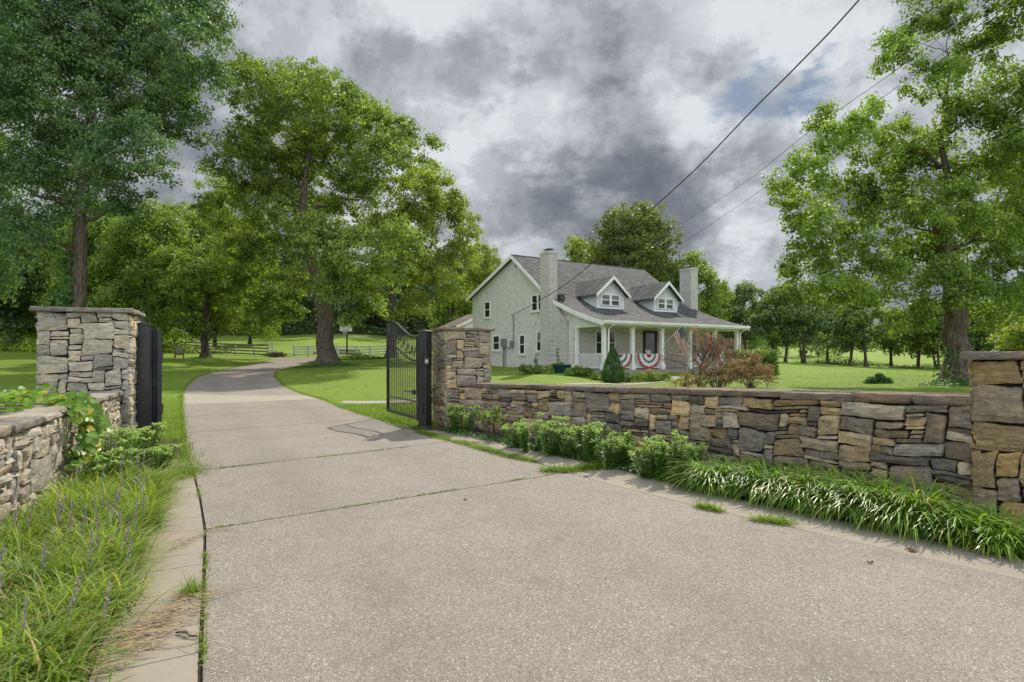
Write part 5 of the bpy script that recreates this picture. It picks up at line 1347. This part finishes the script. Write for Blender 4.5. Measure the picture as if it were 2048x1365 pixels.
# weeds in the joints
parts, lp = [], []
def weeds(pts, n_, wid, L_, clumpy=.5):
    q = resample(pts, 4000); k = rg.integers(0, 4000, n_ * 3); q = q[k]
    nz = np.array([mnoise.noise(Vector((x * 2.1, y * 2.1, 3.3))) + .5 * mnoise.noise(Vector((x * 9, y * 9, 1.3))) + .12 * rg.normal() for x, y in q]); q = q[nz > clumpy - .5][:n_]; m_ = len(q)
    q = q + rg.normal(size=q.shape) * wid * .5; parts.append(blades(ground3(q, .022), rg.uniform(0, 6.28, m_), rg.uniform(.4, 1.3, m_) * L_, rg.uniform(.5, 1.35, m_), rg.uniform(.003, .008, m_), rg, 3, .5))
weeds([G(838, 866), G(898, 884), G(935, 893), G(1002, 913), G(1073, 929), G(1134, 947)], 5200, .11, .085, .25)
weeds([G(1090, 946), G(1150, 944), G(1205, 938)], 1500, .12, .12, .0)
weeds([G(1400, 1017), G(1436, 1026)], 520, .07, .09, 0); weeds([G(1510, 1044), G(1580, 1052)], 600, .08, .09, 0)
weeds([G(430, 1062), G(800, 1002), G(1110, 951)], 420, .014, .026, .60);
weeds([G(410, 944), G(885, 889)], 500, .01, .03, .6); weeds([G(700, 813), G(640, 803), G(600, 790)], 600, .1, .06, .2)
weeds([G(405, 1365), G(408, 1250), G(412, 1150), G(413, 1064), G(388, 945)], 380, .022, .035, .62)
weeds([(-2.05, 3.55), (-2.08, 3.66)], 130, .05, .13, 0)
weeds([G(280, 960), G(330, 968), G(375, 950), G(350, 915)], 1700, .28, .12, .1); weeds([G(300, 1010), G(380, 940)], 800, .2, .10, .2)
V, Fq, a = merge(parts); tag(raw_mesh('joint_weeds', V, Fq, M['lawnblade'], attr=a), 'low weeds growing out of the joints in the concrete', 'weeds', None, 'stuff')

# long-bladed bed on the left
rg = np.random.default_rng(22); parts = []
bed = [(-1.75, 1.9), (-2.15, 3.0), (-2.75, 4.1), (-3.35, 5.2), (-4.05, 6.6), (-4.55, 6.9), (-5.15, 6.6), (-4.5, 5.2), (-3.85, 4.0), (-3.3, 2.6), (-2.8, 1.6)]
c_ = scatter(bed, 330, rg); k = rg.integers(0, len(c_), 13000); b2 = c_[k] + rg.normal(size=(len(k), 2)) * .05; n_ = len(b2)
az = np.arctan2(b2[:, 1] - c_[k][:, 1], b2[:, 0] - c_[k][:, 0]) + rg.normal(size=n_) * .5
az = np.where(rg.random(n_) < .55, rg.normal(size=n_) * .7 - .25, az)       # flopping towards the kerb
V, Fq, a = blades(ground3(b2), az, rg.uniform(.20, .46, n_), rg.uniform(.05, .75, n_), rg.uniform(.007, .014, n_), rg, 6, 1.25)
lf = raw_mesh('border_grass_bed', V, Fq, M['blade_light'], attr=a); tag(lf, 'dense long-bladed border grass with lilac spikes filling the left bed', 'border grass', None, 'stuff')
def spike(parent, x, y, h, lean, mat):
    z = gh(x, y); rgs = np.random.default_rng(int(abs(x * 991 + y * 77)) + 1); m_ = 46; t = rgs.random(m_)
    d = Vector((lean, -.05, 1)); C_ = np.stack([x + d.x * h * (.55 + .45 * t), y + d.y * h * (.55 + .45 * t), z + h * (.55 + .45 * t)], 1) + sph(m_, rgs) * (.011 * (1.1 - t * .6))[:, None]
    v, f, a_ = leaf_quads(C_, sph(m_, rgs), .013, rgs, .9); mb = MB(); mb.tube([(x, y, z), (x + d.x * h, y + d.y * h, z + h)], .002, 4, False)
    o = len(v); v = np.concatenate([v, np.array(mb.v)]); f = np.concatenate([f, np.array(mb.f) + o]); a_ = np.concatenate([a_, np.full(len(mb.v), .2)])
    return raw_mesh('flower_spike', v, f, mat, parent, attr=a_)
for q in range(44):
    x, y = scatter(bed, 1, rg)[0]; spike(lf, x, y, rg.uniform(.36, .50), rg.uniform(-.05, .35), M['petal_lilac'])
# straw and dead debris on the left kerb
parts = []
for pts, n_, w_, L_ in (([G(250, 1290), G(330, 1250), G(405, 1195)], 260, .05, .22), ([G(330, 1110), G(400, 1075), G(430, 1065)], 150, .06, .12), ([G(210, 1340), G(300, 1280)], 260, .09, .16), ([G(290, 1130), G(330, 1000)], 200, .08, .12)):
    n_ = int(n_ * .6); q = resample(pts, n_) + rg.normal(size=(n_, 2)) * w_; parts.append(blades(ground3(q, .03), rg.normal(size=n_) * .4 + .35 + math.pi * rg.integers(0, 2, n_), rg.uniform(.3, 1.2, n_) * L_, rg.uniform(1.35, 1.6, n_), rg.uniform(.004, .008, n_), rg, 3, .25))
V, Fq, a = merge(parts); tag(raw_mesh('dry_straw', V, Fq, M['straw'], attr=a), 'dry straw and dead stems strewn over the left kerb', 'debris', None, 'stuff')
twg = MB(); p = G(352, 1276); twg.tube([(p[0], p[1], .03), (p[0] + .06, p[1] - .01, .04), (p[0] + .10, p[1] - .045, .033), (p[0] + .15, p[1] - .05, .035)], [.006, .008, .006, .004], 6)
tag(twg.build('twig', M['bark_grey']), 'small crooked twig lying on the left kerb strip', 'twig')
def dead_leaf(px, py, label, s_=.05, rot=0.):
    x, y = G(px, py); V = []; n_ = 12
    for i in range(n_):
        a_ = 2 * math.pi * i / n_; r_ = s_ * (1 + .35 * math.cos(3 * a_)); V.append((math.cos(a_ + rot) * r_ * .9, math.sin(a_ + rot) * r_ * .5, .006 + .014 * math.cos(2 * a_) ** 2))
    V.append((0, 0, .003)); o_ = raw_mesh('fallen_leaf', V, [[i, (i + 1) % n_, n_] for i in range(n_)], simple('dead_leaf_brown', (.17, .06, .025), .7, .2, 30)); o_.location = (x, y, gh(x, y) + .022)
    tag(o_, label, 'leaf')
dead_leaf(1826, 1108, 'reddish brown fallen leaf on the right kerb strip'); dead_leaf(1172, 957, 'tiny brown leaf at the end of the long driveway joint', .03, 1)
dead_leaf(1740, 1133, 'curled brown leaf on the aggregate beside the right kerb', .025, 2); dead_leaf(930, 1005, 'dark speck of a leaf in the middle of the driveway', .018, 2)

# border grass clumps along the right wall
kcl = [(1432, 985, .34), (1492, 990, .33), (1560, 1006, .36), (1628, 1020, .36), (1700, 1036, .37), (1775, 1050, .38), (1850, 1068, .38), (1945, 1092, .30), (2025, 1112, .28), (1390, 968, .26), (1660, 1000, .30), (1590, 985, .30)]
names = ['third from the flowering stems', 'at the near end of the row, beneath the end pillar']
lab_c = ['border grass clump, second along the row from the pale flowering plants', 'border grass clump, third along the row from the pale flowering plants', 'tall arching border grass clump, fourth from the pale flowering plants', 'bright lime-green border grass clump, fifth from the pale flowering plants',
         'wide dark-hearted border grass clump in the middle of the row', 'silvery arching border grass clump right of the middle of the row', 'largest sprawling border grass clump near the end pillar', 'low loose border grass clump under the end pillar corner', 'sparse border grass clump at the right frame edge',
         'first small border grass clump touching the pale flowering plants', 'border grass clump in the back rank near the wall, right of its neighbour there', 'border grass clump in the back rank near the wall, leftmost of the back ones']
for i, (px, py, L_) in enumerate(kcl):
    x, y = G(px, py); x += .03; y += .18 
    rgc = np.random.default_rng(400 + i); n_ = 760 if L_ > .3 else 560; r_ = rgc.random(n_) ** .6 * .19; th = rgc.uniform(0, 6.28, n_)
    root = thing('border_grass_clump', lab_c[i], 'border grass', (x, y, gh(x, y)), 0, 'border grass clumps along the right wall')
    b_ = np.stack([np.cos(th) * r_, np.sin(th) * r_, np.zeros(n_)], 1)
    az = th + rgc.normal(size=n_) * .5; az = np.where(rgc.random(n_) < .25, rgc.normal(size=n_) * .6 - 1.9, az)
    a0 = None; V, Fq, a = blades(b_, az, rgc.uniform(1.0, 1.9, n_) * L_, rgc.uniform(.0, .85, n_), rgc.uniform(.014, .025, n_), rgc, 7, 1.85)
    raw_mesh('blades', V, Fq, M['blade'], root, attr=a)

# pale flowering stems (broad leaves below, flat heads on top)
def herb(label, x, y, h, rad, nst, seed, headm, leafm, heads=True, group='pale flowering plants along the right wall'):
    rgc = np.random.default_rng(seed); root = thing('flowering_herb', label, 'flowering plant', (x, y, gh(x, y)), 0, group)
    C_, N_, T_, HC, HN = [], [], [], [], []; mb = MB()
    for k in range(nst):
        a = rgc.uniform(0, 6.28); r_ = rad * rgc.random() ** .5; bx, by = math.cos(a) * r_ * .6, math.sin(a) * r_ * .6; hh = h * rgc.uniform(.72, 1.1)
        top = Vector((math.cos(a) * r_ * 1.15 + rgc.normal() * .03, math.sin(a) * r_ * 1.15 + rgc.normal() * .03, hh)); b0_ = Vector((bx, by, 0))
        mb.tube([b0_, b0_.lerp(top, .5) + Vector((0, 0, .02)), top], [.005, .004, .003], 4, False)
        m_ = int(46 * hh / .5)
        for q in range(m_):
            t = .06 + .86 * q / m_; p = b0_.lerp(top, t); an = q * 2.4 + rgc.random(); ln = .062 * (1.15 - t * .5); d_ = Vector((math.cos(an), math.sin(an), .45 - .3 * (1 - t)))
            C_.append(p + d_ * ln * .6); T_.append(d_); N_.append(Vector((-d_.x * .4, -d_.y * .4, 1)))
        if heads:
            for q in range(8):
                an = q * .8; cc = top + Vector((math.cos(an), math.sin(an), 0)) * rgc.uniform(.010, .055) + Vector((0, 0, rgc.uniform(-.03, .012)))
                u_ = sph(13, rgc) * rgc.uniform(.011, .018) * np.array([1, 1, .7]); HC.append(np.array(cc) + u_); HN.append(u_ + np.array([0, 0, .01]))
    C_ = np.array([list(c) for c in C_]); N_ = np.array([list(c) for c in N_]) + rgc.normal(size=C_.shape) * .25; T_ = np.array([list(c) for c in T_])
    V, Fq, a = leaf_quads(C_, N_, .068, rgc, .36, T_); raw_mesh('foliage', V, Fq, leafm, root, attr=a)
    mb.build('stems', leafm, root)
    if heads:
        V, Fq, a = leaf_quads(np.concatenate(HC), np.concatenate(HN), .017, rgc, .9); raw_mesh('flower_heads', V, Fq, headm, root, attr=a)
hp = [(1020, 905, .42, .17, 12), (1052, 912, .46, .20, 15), (1095, 920, .52, .22, 17), (1138, 925, .48, .2, 15), (1180, 932, .55, .22, 17), (1215, 945, .44, .18, 13), (1258, 945, .40, .17, 12), (1300, 966, .44, .2, 16), (1335, 970, .50, .22, 18), (1372, 962, .46, .2, 15), (1080, 897, .40, .16, 9), (1240, 925, .36, .15, 8), (1398, 990, .28, .14, 9)]
hl = ['first low plant of the flowering row from the tan pillar', 'second plant of the flowering row from the tan pillar', 'tall full plant of the row below the widest dark wall stone', 'plant of the row right of the tallest left-hand one', 'tallest plant of the row, at its middle', 'plant leaning over the weedy joint end',
      'thin plant in the dip of the row where soil shows', 'pale broad plant left of the border grass', 'fullest pale-headed plant beside the border grass', 'plant tucked between the border grass and the wall', 'thin plant in the back rank near the tan pillar end', 'thin plant in the back rank at the dip of the row', 'short plant half buried in the first border grass clump']
for i, (px, py, h, r_, ns) in enumerate(hp):
    x, y = G(px, py); x += .06; y += .22 ; herb('yellow-green flowering herb: ' + hl[i], x, y, h * (.90 + .10 * (i % 3)), r_ * 1.1, ns + 2, 500 + i, M['bud'], M['herb'])
x, y = G(918, 873); herb('bushy green herb patch with few flowers at the foot of the tan gate pillar', x + .02, y + .25, .52, .33, 30, 530, M['bud'], M['herb'], True, None)
for i, (px, py, h, r_, lab) in enumerate([(255, 935, .50, .30, 'pale feathery herb mass by the left wall, nearest to the vine'), (300, 915, .46, .28, 'pale feathery herb mass in front of the black left gate post'), (222, 975, .42, .26, 'pale feathery herb mass just behind the lilac spikes'), (330, 940, .30, .22, 'low pale herb mass spilling onto the left kerb')]):
    x, y = G(px, py); herb(lab, x - .12, y - .02, h, r_, 24, 540 + i, M['bud'], M['herb'], True, 'pale herbs of the left bed')
# seedling with bright leaves by the wall
shrub('seedling', 'bright broad-leaved seedling against the wall beside the tan pillar', (*[a + b for a, b in zip(G(975, 890), (0.05, .35))], gh(*G(975, 890))), [(0, 0, .42, .20), (.1, -.02, .55, .12), (-.18, 0, .45, .10)], M['leaf_fresh'], .085, .5, .11, 6, 61, 'seedling', 6)
# low creeping cover at the kerb edge
rgc = np.random.default_rng(70); q = resample([G(880, 866), G(930, 878), G(1000, 893), G(1105, 913), G(1180, 930), G(1290, 958)], 2600) + rgc.normal(size=(2600, 2)) * np.array([.09, .09]) + np.array([.06, .10])
b_ = ground3(q, .03); b_[:, 2] += rgc.random(2600) * .07; V, Fq, a = leaf_quads(b_, rgc.normal(size=(2600, 3)) * .4 + np.array([0, 0, 1]), .035, rgc, .7)
tag(raw_mesh('ground_cover', V, Fq, M['ivy'], attr=a), 'low creeping ground cover along the right bed edge', 'ground cover', None, 'stuff')

# vine on the left wall
rgc = np.random.default_rng(80); C_, N_ = [], []; vb = Vector((-5.15, 6.3, 0)); vine = thing('vine', 'broad-leaved vine lying over the left wall and hanging down its face', 'vine', vb)
def wl(u, f_): # along the left wall from its near end, f_>0 away from the drive
    A_, B_ = (-3.75, 3.55), (-6.47, 9.20); d_, L_ = uv2(A_, B_); return (A_[0] + d_[0] * u - d_[1] * f_, A_[1] + d_[1] * u + d_[0] * f_)
for k in range(620):
    u = rgc.uniform(.6, 4.6); f_ = rgc.uniform(.32, .95) if u < 3.4 else rgc.uniform(.05, .7); z = .96 + abs(rgc.normal()) * .055 + (.05 if f_ > .4 else 0)
    x, y = wl(u, f_); C_.append((x, y, z)); N_.append((rgc.normal() * .45, rgc.normal() * .45 - .3, 1))
for k in range(330):
    s_ = rgc.random(); u = 3.25 + rgc.normal() * .20 + .15 * s_; z = 1.02 - .72 * s_ ** 1.1; f_ = -.06 - rgc.random() * .16 - .10 * math.sin(s_ * 3)
    x, y = wl(u, f_); C_.append((x, y, z)); N_.append((.75 + rgc.normal() * .35, rgc.normal() * .35 - .35, .55 + rgc.normal() * .3))
for k in range(90):
    u = 3.7 + rgc.random() * .9; x, y = wl(u, -.02 - rgc.random() * .1); C_.append((x, y, .35 + rgc.random() * .35)); N_.append((.8, -.4, .5))
C_, N_ = np.array(C_), np.array(N_); s0 = rgc.uniform(.055, .115, len(C_))
def broad_leaves(C_, N_, S_, rg_):
    N_ = unit(N_); r_ = rg_.normal(size=C_.shape); t = unit(r_ - N_ * np.sum(r_ * N_, 1, keepdims=True)); b = np.cross(N_, t); out = []
    ring_ = [(0, -.46), (.30, -.42), (.50, -.10), (.42, .25), (0, .58), (-.42, .25), (-.50, -.10), (-.30, -.42)]
    V_ = [C_ - N_ * .1 * S_[:, None] * .5]
    for a_, c_ in ring_: V_.append(C_ + (b * a_ + t * c_) * S_[:, None] + N_ * (.06 * (1 if abs(a_) > .35 else -.4)) * S_[:, None])
    V_ = np.stack(V_, 1); n_ = len(C_); base_ = (np.arange(n_) * 9)[:, None]
    f_ = np.array([[0, i, i % 8 + 1] for i in range(1, 9)])
    return V_.reshape(-1, 3), (base_[:, :, None] + f_[None]).reshape(-1, 3), np.repeat(rg_.random(n_), 9)
V, Fq, a = broad_leaves(C_, N_, s0, rgc); raw_mesh('leaves', tolocal(V, vine), Fq, M['vine'], vine, True, attr=a)
mb = MB(); 
for f_ in (.45, .7): mb.tube([(*wl(.6 + k * .4, f_ + .05 * math.sin(k)), .965) for k in range(8)] + [(*wl(3.7, -.05), .97), (*wl(3.75, -.1), .6)], .006, 5)
mb.build('stem', M['bark'], vine, local=vine)

# shrubs of the house lawn
def leafy_lobes(n_, rx, ry, h, r_, sd):
    rr = random.Random(sd); return [(rr.uniform(-rx, rx), rr.uniform(-ry, ry), h * rr.uniform(.25, .8), r_ * rr.uniform(.7, 1.2)) for _ in range(n_)]
def conifer():
    b_ = GP(1226, 25.8); root = thing('conical_evergreen', 'dense cone-shaped dwarf evergreen in front of the porch steps', 'evergreen', b_)
    rg_ = np.random.default_rng(90); n_ = 26000; t = rg_.random(n_) ** 1.35; th = rg_.uniform(0, 6.28, n_)
    prof_ = np.interp(t, [0, .08, .25, .5, .75, .93, 1], [.36, .50, .52, .40, .235, .09, .01]) * (1 + .10 * np.sin(th * 5 + t * 21) + .07 * np.sin(th * 11 - t * 37))
    r_ = prof_ * (.72 + .30 * rg_.random(n_) ** .5); C_ = np.stack([np.cos(th) * r_, np.sin(th) * r_, .03 + t * 1.68], 1)
    N_ = np.stack([np.cos(th), np.sin(th), np.full(n_, .9)], 1) + rg_.normal(size=(n_, 3)) * .6
    V, Fq, a = leaf_quads(C_, N_, .05, rg_, .32, np.stack([np.cos(th), np.sin(th), np.full(n_, 1.2)], 1)); raw_mesh('foliage', V, Fq, M['conifer'], root, attr=a)
    MB().tube([(0, 0, -.05), (0, 0, 1.5)], [.05, .01], 6).build('trunk', M['bark'], root)
conifer()
shrub('low_shrub', 'low green shrub left of the teal planter tub', GP(1078, 30), leafy_lobes(9, .9, .3, .35, .3, 1), M['leaf_mid'], .07, 1.6, .16, 26, 91)
shrub('low_shrub', 'low green shrub between the teal tub and the porch corner', GP(1158, 28.5), leafy_lobes(7, .55, .3, .42, .3, 2), M['leaf_fresh'], .07, 1.6, .16, 26, 92)
shrub('low_shrub', 'small grassy shrub left of the cone-shaped evergreen', GP(1197, 27), leafy_lobes(4, .3, .2, .25, .2, 3), M['leaf_fresh'], .06, 1.6, .14, 26, 93)
shrub('low_shrub', 'grey-green shrub right of the cone-shaped evergreen', GP(1258, 27), leafy_lobes(5, .3, .2, .4, .25, 4), M['leaf_far'], .06, 1.4, .14, 24, 94)
def flower_bush(name, label, px, Y, seed, pm, npt, lb, leafm, sz=.05):
    s_ = shrub(name, label, GP(px, Y), lb, leafm, sz, 1.5, .15, 24, seed); rg_ = np.random.default_rng(seed); L_ = lb
    for q in range(npt):
        c = L_[q % len(L_)]; d_ = sph(1, rg_)[0]; d_[2] = abs(d_[2]); p = np.array(c[:3]) + d_ * c[3] * 1.05; u_ = sph(16, rg_) * .05
        V, Fq, a = leaf_quads(p + u_, u_ + [0, -.02, .03], .05, rg_, .8); raw_mesh('flower', V, Fq, pm, s_, attr=a)
flower_bush('daylily_bush', 'low bush with orange-yellow flowers at the foot of the porch', 1296, 26.5, 95, M['petal_orange'], 9, leafy_lobes(6, .5, .25, .35, .28, 5), M['leaf_fresh'])
flower_bush('rose_bush', 'low bush with crimson flowers beside the orange flowering bush', 1325, 26.8, 96, M['petal_red'], 6, leafy_lobes(5, .4, .25, .35, .25, 6), M['leaf_mid'])
# plants of the tub
shrub('tub_plant', 'tall dry stalk plant growing in the teal planter tub', tb + Vector((-.12, -.05, .33)), [(0, 0, .1, .14), (-.2, 0, .1, .12), (.2, .05, .12, .14), (-.05, 0, .35, .07), (-.05, 0, .55, .07), (-.07, 0, .75, .06), (-.07, 0, .95, .06)], M['leaf_mid'], .06, 1.2, .09, 18, 97, 'plant', 6)
# hedge, bronze bushes and the bare flowering bush
shrub('clipped_hedge', 'rounded green hedge at the right end of the porch', GP(1503, 28), [(x * .32 - .95, (k % 2) * .3, .32 + z * .38, .38) for k, x in enumerate(range(7)) for z in range(3)], M['leaf_mid'], .07, 1.6, .15, 30, 98, 'hedge', 10)
shrub('bronze_shrub', 'bronze and orange leaved shrub at the right end of the shrub group', GP(1502, 17.5), [(-.35, 0, .35, .42), (.2, .1, .35, .42), (.0, 0, .65, .42), (.38, 0, .55, .34), (-.45, 0, .7, .32), (.1, 0, .92, .3), (-.7, .1, .35, .34), (.5, 0, .22, .3)], M['leaf_bronze'], .065, .60, .15, 17, 99, 'shrub', 22)
shrub('gold_shrub', 'sparse golden-green shrub at the left end of the shrub group', GP(1370, 18.2), [(-.25, 0, .2, .25), (.15, .1, .25, .28), (.4, 0, .2, .25), (0, .1, .45, .18)], M['leaf_gold'], .06, .5, .14, 14, 100, 'shrub', 16)
shrub('bronze_shrub', 'low mauve-brown shrub under the bare flowering bush', GP(1437, 18.0), [(-.8, 0, .25, .36), (-.35, 0, .35, .38), (0, .1, .35, .42), (.45, 0, .4, .40), (.2, 0, .7, .36), (-.25, 0, .65, .38), (.5, .1, .75, .28)], M['leaf_bronze'], .06, .62, .16, 15, 101, 'shrub', 22)
def bare_bush():
    b_ = GP(1392, 19); root = thing('flowering_bush', 'half-bare grey-twigged bush with small red flower clusters before the porch', 'bush', b_)
    rr = random.Random(9); mb = MB(); tips = []
    def grow(p, d, L_, r_, dep):
        q = p + d * L_; mid = p.lerp(q, .5) + Vector((rr.gauss(0, .04), rr.gauss(0, .04), 0)) * L_
        mb.tube([p, mid, q], [r_, r_ * .85, r_ * .68], 5 if dep < 3 else 4, False)
        if dep >= 6 or r_ < .003: tips.append(q); return
        tips.append(mid) if dep > 3 else None
        for k in range(3 if rr.random() < .72 else 2):
            nd = (d + Vector((rr.gauss(0, .48), rr.gauss(0, .48), rr.gauss(.06, .30)))).normalized(); grow(q, nd, L_ * rr.uniform(.62, .88), r_ * .66, dep + 1)
    for a_ in range(5):
        d_ = Vector((.55 * math.cos(a_ * 1.3) + .22, .5 * math.sin(a_ * 1.3), 1)).normalized(); grow(Vector((.05 * a_, 0, -.05)), d_, .56, .026, 0)
    mb.build('branches', M['bark_grey'], root); T_ = np.array([list(t) for t in tips]); rg_ = np.random.default_rng(12)
    k = rg_.integers(0, len(T_), 3600); V, Fq, a = leaf_quads(T_[k] + rg_.normal(size=(3600, 3)) * .045, sph(3600, rg_), .042, rg_, .6); raw_mesh('foliage', V, Fq, M['leaf_mauve'], root, attr=a)
    hi = T_[T_[:, 2] > 1.0]; 
    for q in range(20):
        c = hi[rg_.integers(0, len(hi))] if len(hi) else T_[0]; u_ = sph(30, rg_) * np.array([.085, .085, .05]) * rg_.random((30, 1)) ** .4; V, Fq, a = leaf_quads(c + u_, sph(30, rg_) + [0, 0, .6], .036, rg_, .8); raw_mesh('flower_cluster', V, Fq, M['petal_red'], root, attr=a)
bare_bush()
shrub('low_shrub', 'lone low leafy shrub on the open right lawn', GP(1757, 21.5), [(-.2, 0, .12, .2), (.15, .1, .15, .24), (.35, 0, .1, .18), (0, 0, .26, .16), (-.42, 0, .06, .12)], M['ivy'], .06, 1.5, .11, 26, 102)
# ground cover at the feet of the trees
def patch(label, px, Y, rx, ry, n_, size, m_, seed, h=.12):
    rg_ = np.random.default_rng(seed); c = GP(px, Y); th = rg_.uniform(0, 6.28, n_); r_ = rg_.random(n_) ** .6; q = np.stack([c.x + np.cos(th) * r_ * rx, c.y + np.sin(th) * r_ * ry], 1)
    b_ = ground3(q, .02); b_[:, 2] += rg_.random(n_) * h * (1.1 - r_); V, Fq, a = leaf_quads(b_, rg_.normal(size=(n_, 3)) * .45 + np.array([0, 0, 1]), size, rg_, .7); tag(raw_mesh('ground_cover', V, Fq, m_, attr=a), label, 'ground cover', None, 'stuff')
patch('ground ivy round the foot of the thick tree by the drive', 652, 39.2, 2.4, 1.5, 2600, .10, M['ivy'], 110, .25)
patch('ground ivy round the foot of the big right tree', 1915, 19.4, 1.25, .9, 2400, .06, M['ivy'], 111, .22)
patch('leafy bed in front of the white fence', 712, 48, 2.6, 1.1, 4200, .13, M['leaf_fresh'], 112, .55)
patch('low ivy under the low lawn tree', 411, 46.6, 1.2, .7, 900, .1, M['ivy'], 113, .15)
patch('dark brush along the foot of the hillside wood', 430, 111, 46, 3.5, 26000, .5, M['leaf_hill'], 116, 3.4)
patch('shaded undergrowth between the grove trees', 120, 62, 19, 5, 22000, .26, M['leaf_mid'], 117, 2.6)
patch('low brush under the far row of trees', 1690, 59, 5.5, .8, 2600, .16, M['leaf_fresh'], 114, .8)
patch('low brush at the right end of the far row', 1870, 54, 5.5, .7, 1500, .15, M['leaf_far'], 115, .5)
rgv = np.random.default_rng(120); C_ = []
tv = thing('climbing_ivy', 'pale ivy sprigs climbing the trunk of the tall left tree', 'ivy', GP(141, 29.6))
for k in range(420):
    t = rgv.random(); C_.append((-.25 + rgv.normal() * .22, -.1 + rgv.normal() * .1, 3.0 + t * 3.0 + .3 * math.sin(t * 9)))
V, Fq, a = broad_leaves(np.array(C_), rgv.normal(size=(420, 3)) * .5 + np.array([0, -.6, .7]), rgv.uniform(.09, .18, 420), rgv); raw_mesh('leaves', V, Fq, M['ivy'], tv, True, attr=a)
rgv = np.random.default_rng(121); tv = thing('climbing_ivy', 'ivy climbing the foot of the big right tree trunk', 'ivy', GP(1905, 19.5)); C_ = []
for k in range(260):
    t = rgv.random() ** 2.2; a_ = rgv.uniform(-2.9, -.6); rr_ = .68 - .22 * min(1, t * 2.2); C_.append((.12 + math.cos(a_) * rr_, .5 + math.sin(a_) * rr_ * 1.0, t * 1.35))
V, Fq, a = broad_leaves(np.array(C_), np.array(C_) * [1, 1, 0] + rgv.normal(size=(260, 3)) * .4 + np.array([0, -.5, .4]), rgv.uniform(.05, .10, 260), rgv); raw_mesh('leaves', V, Fq, M['ivy'], tv, True, attr=a)
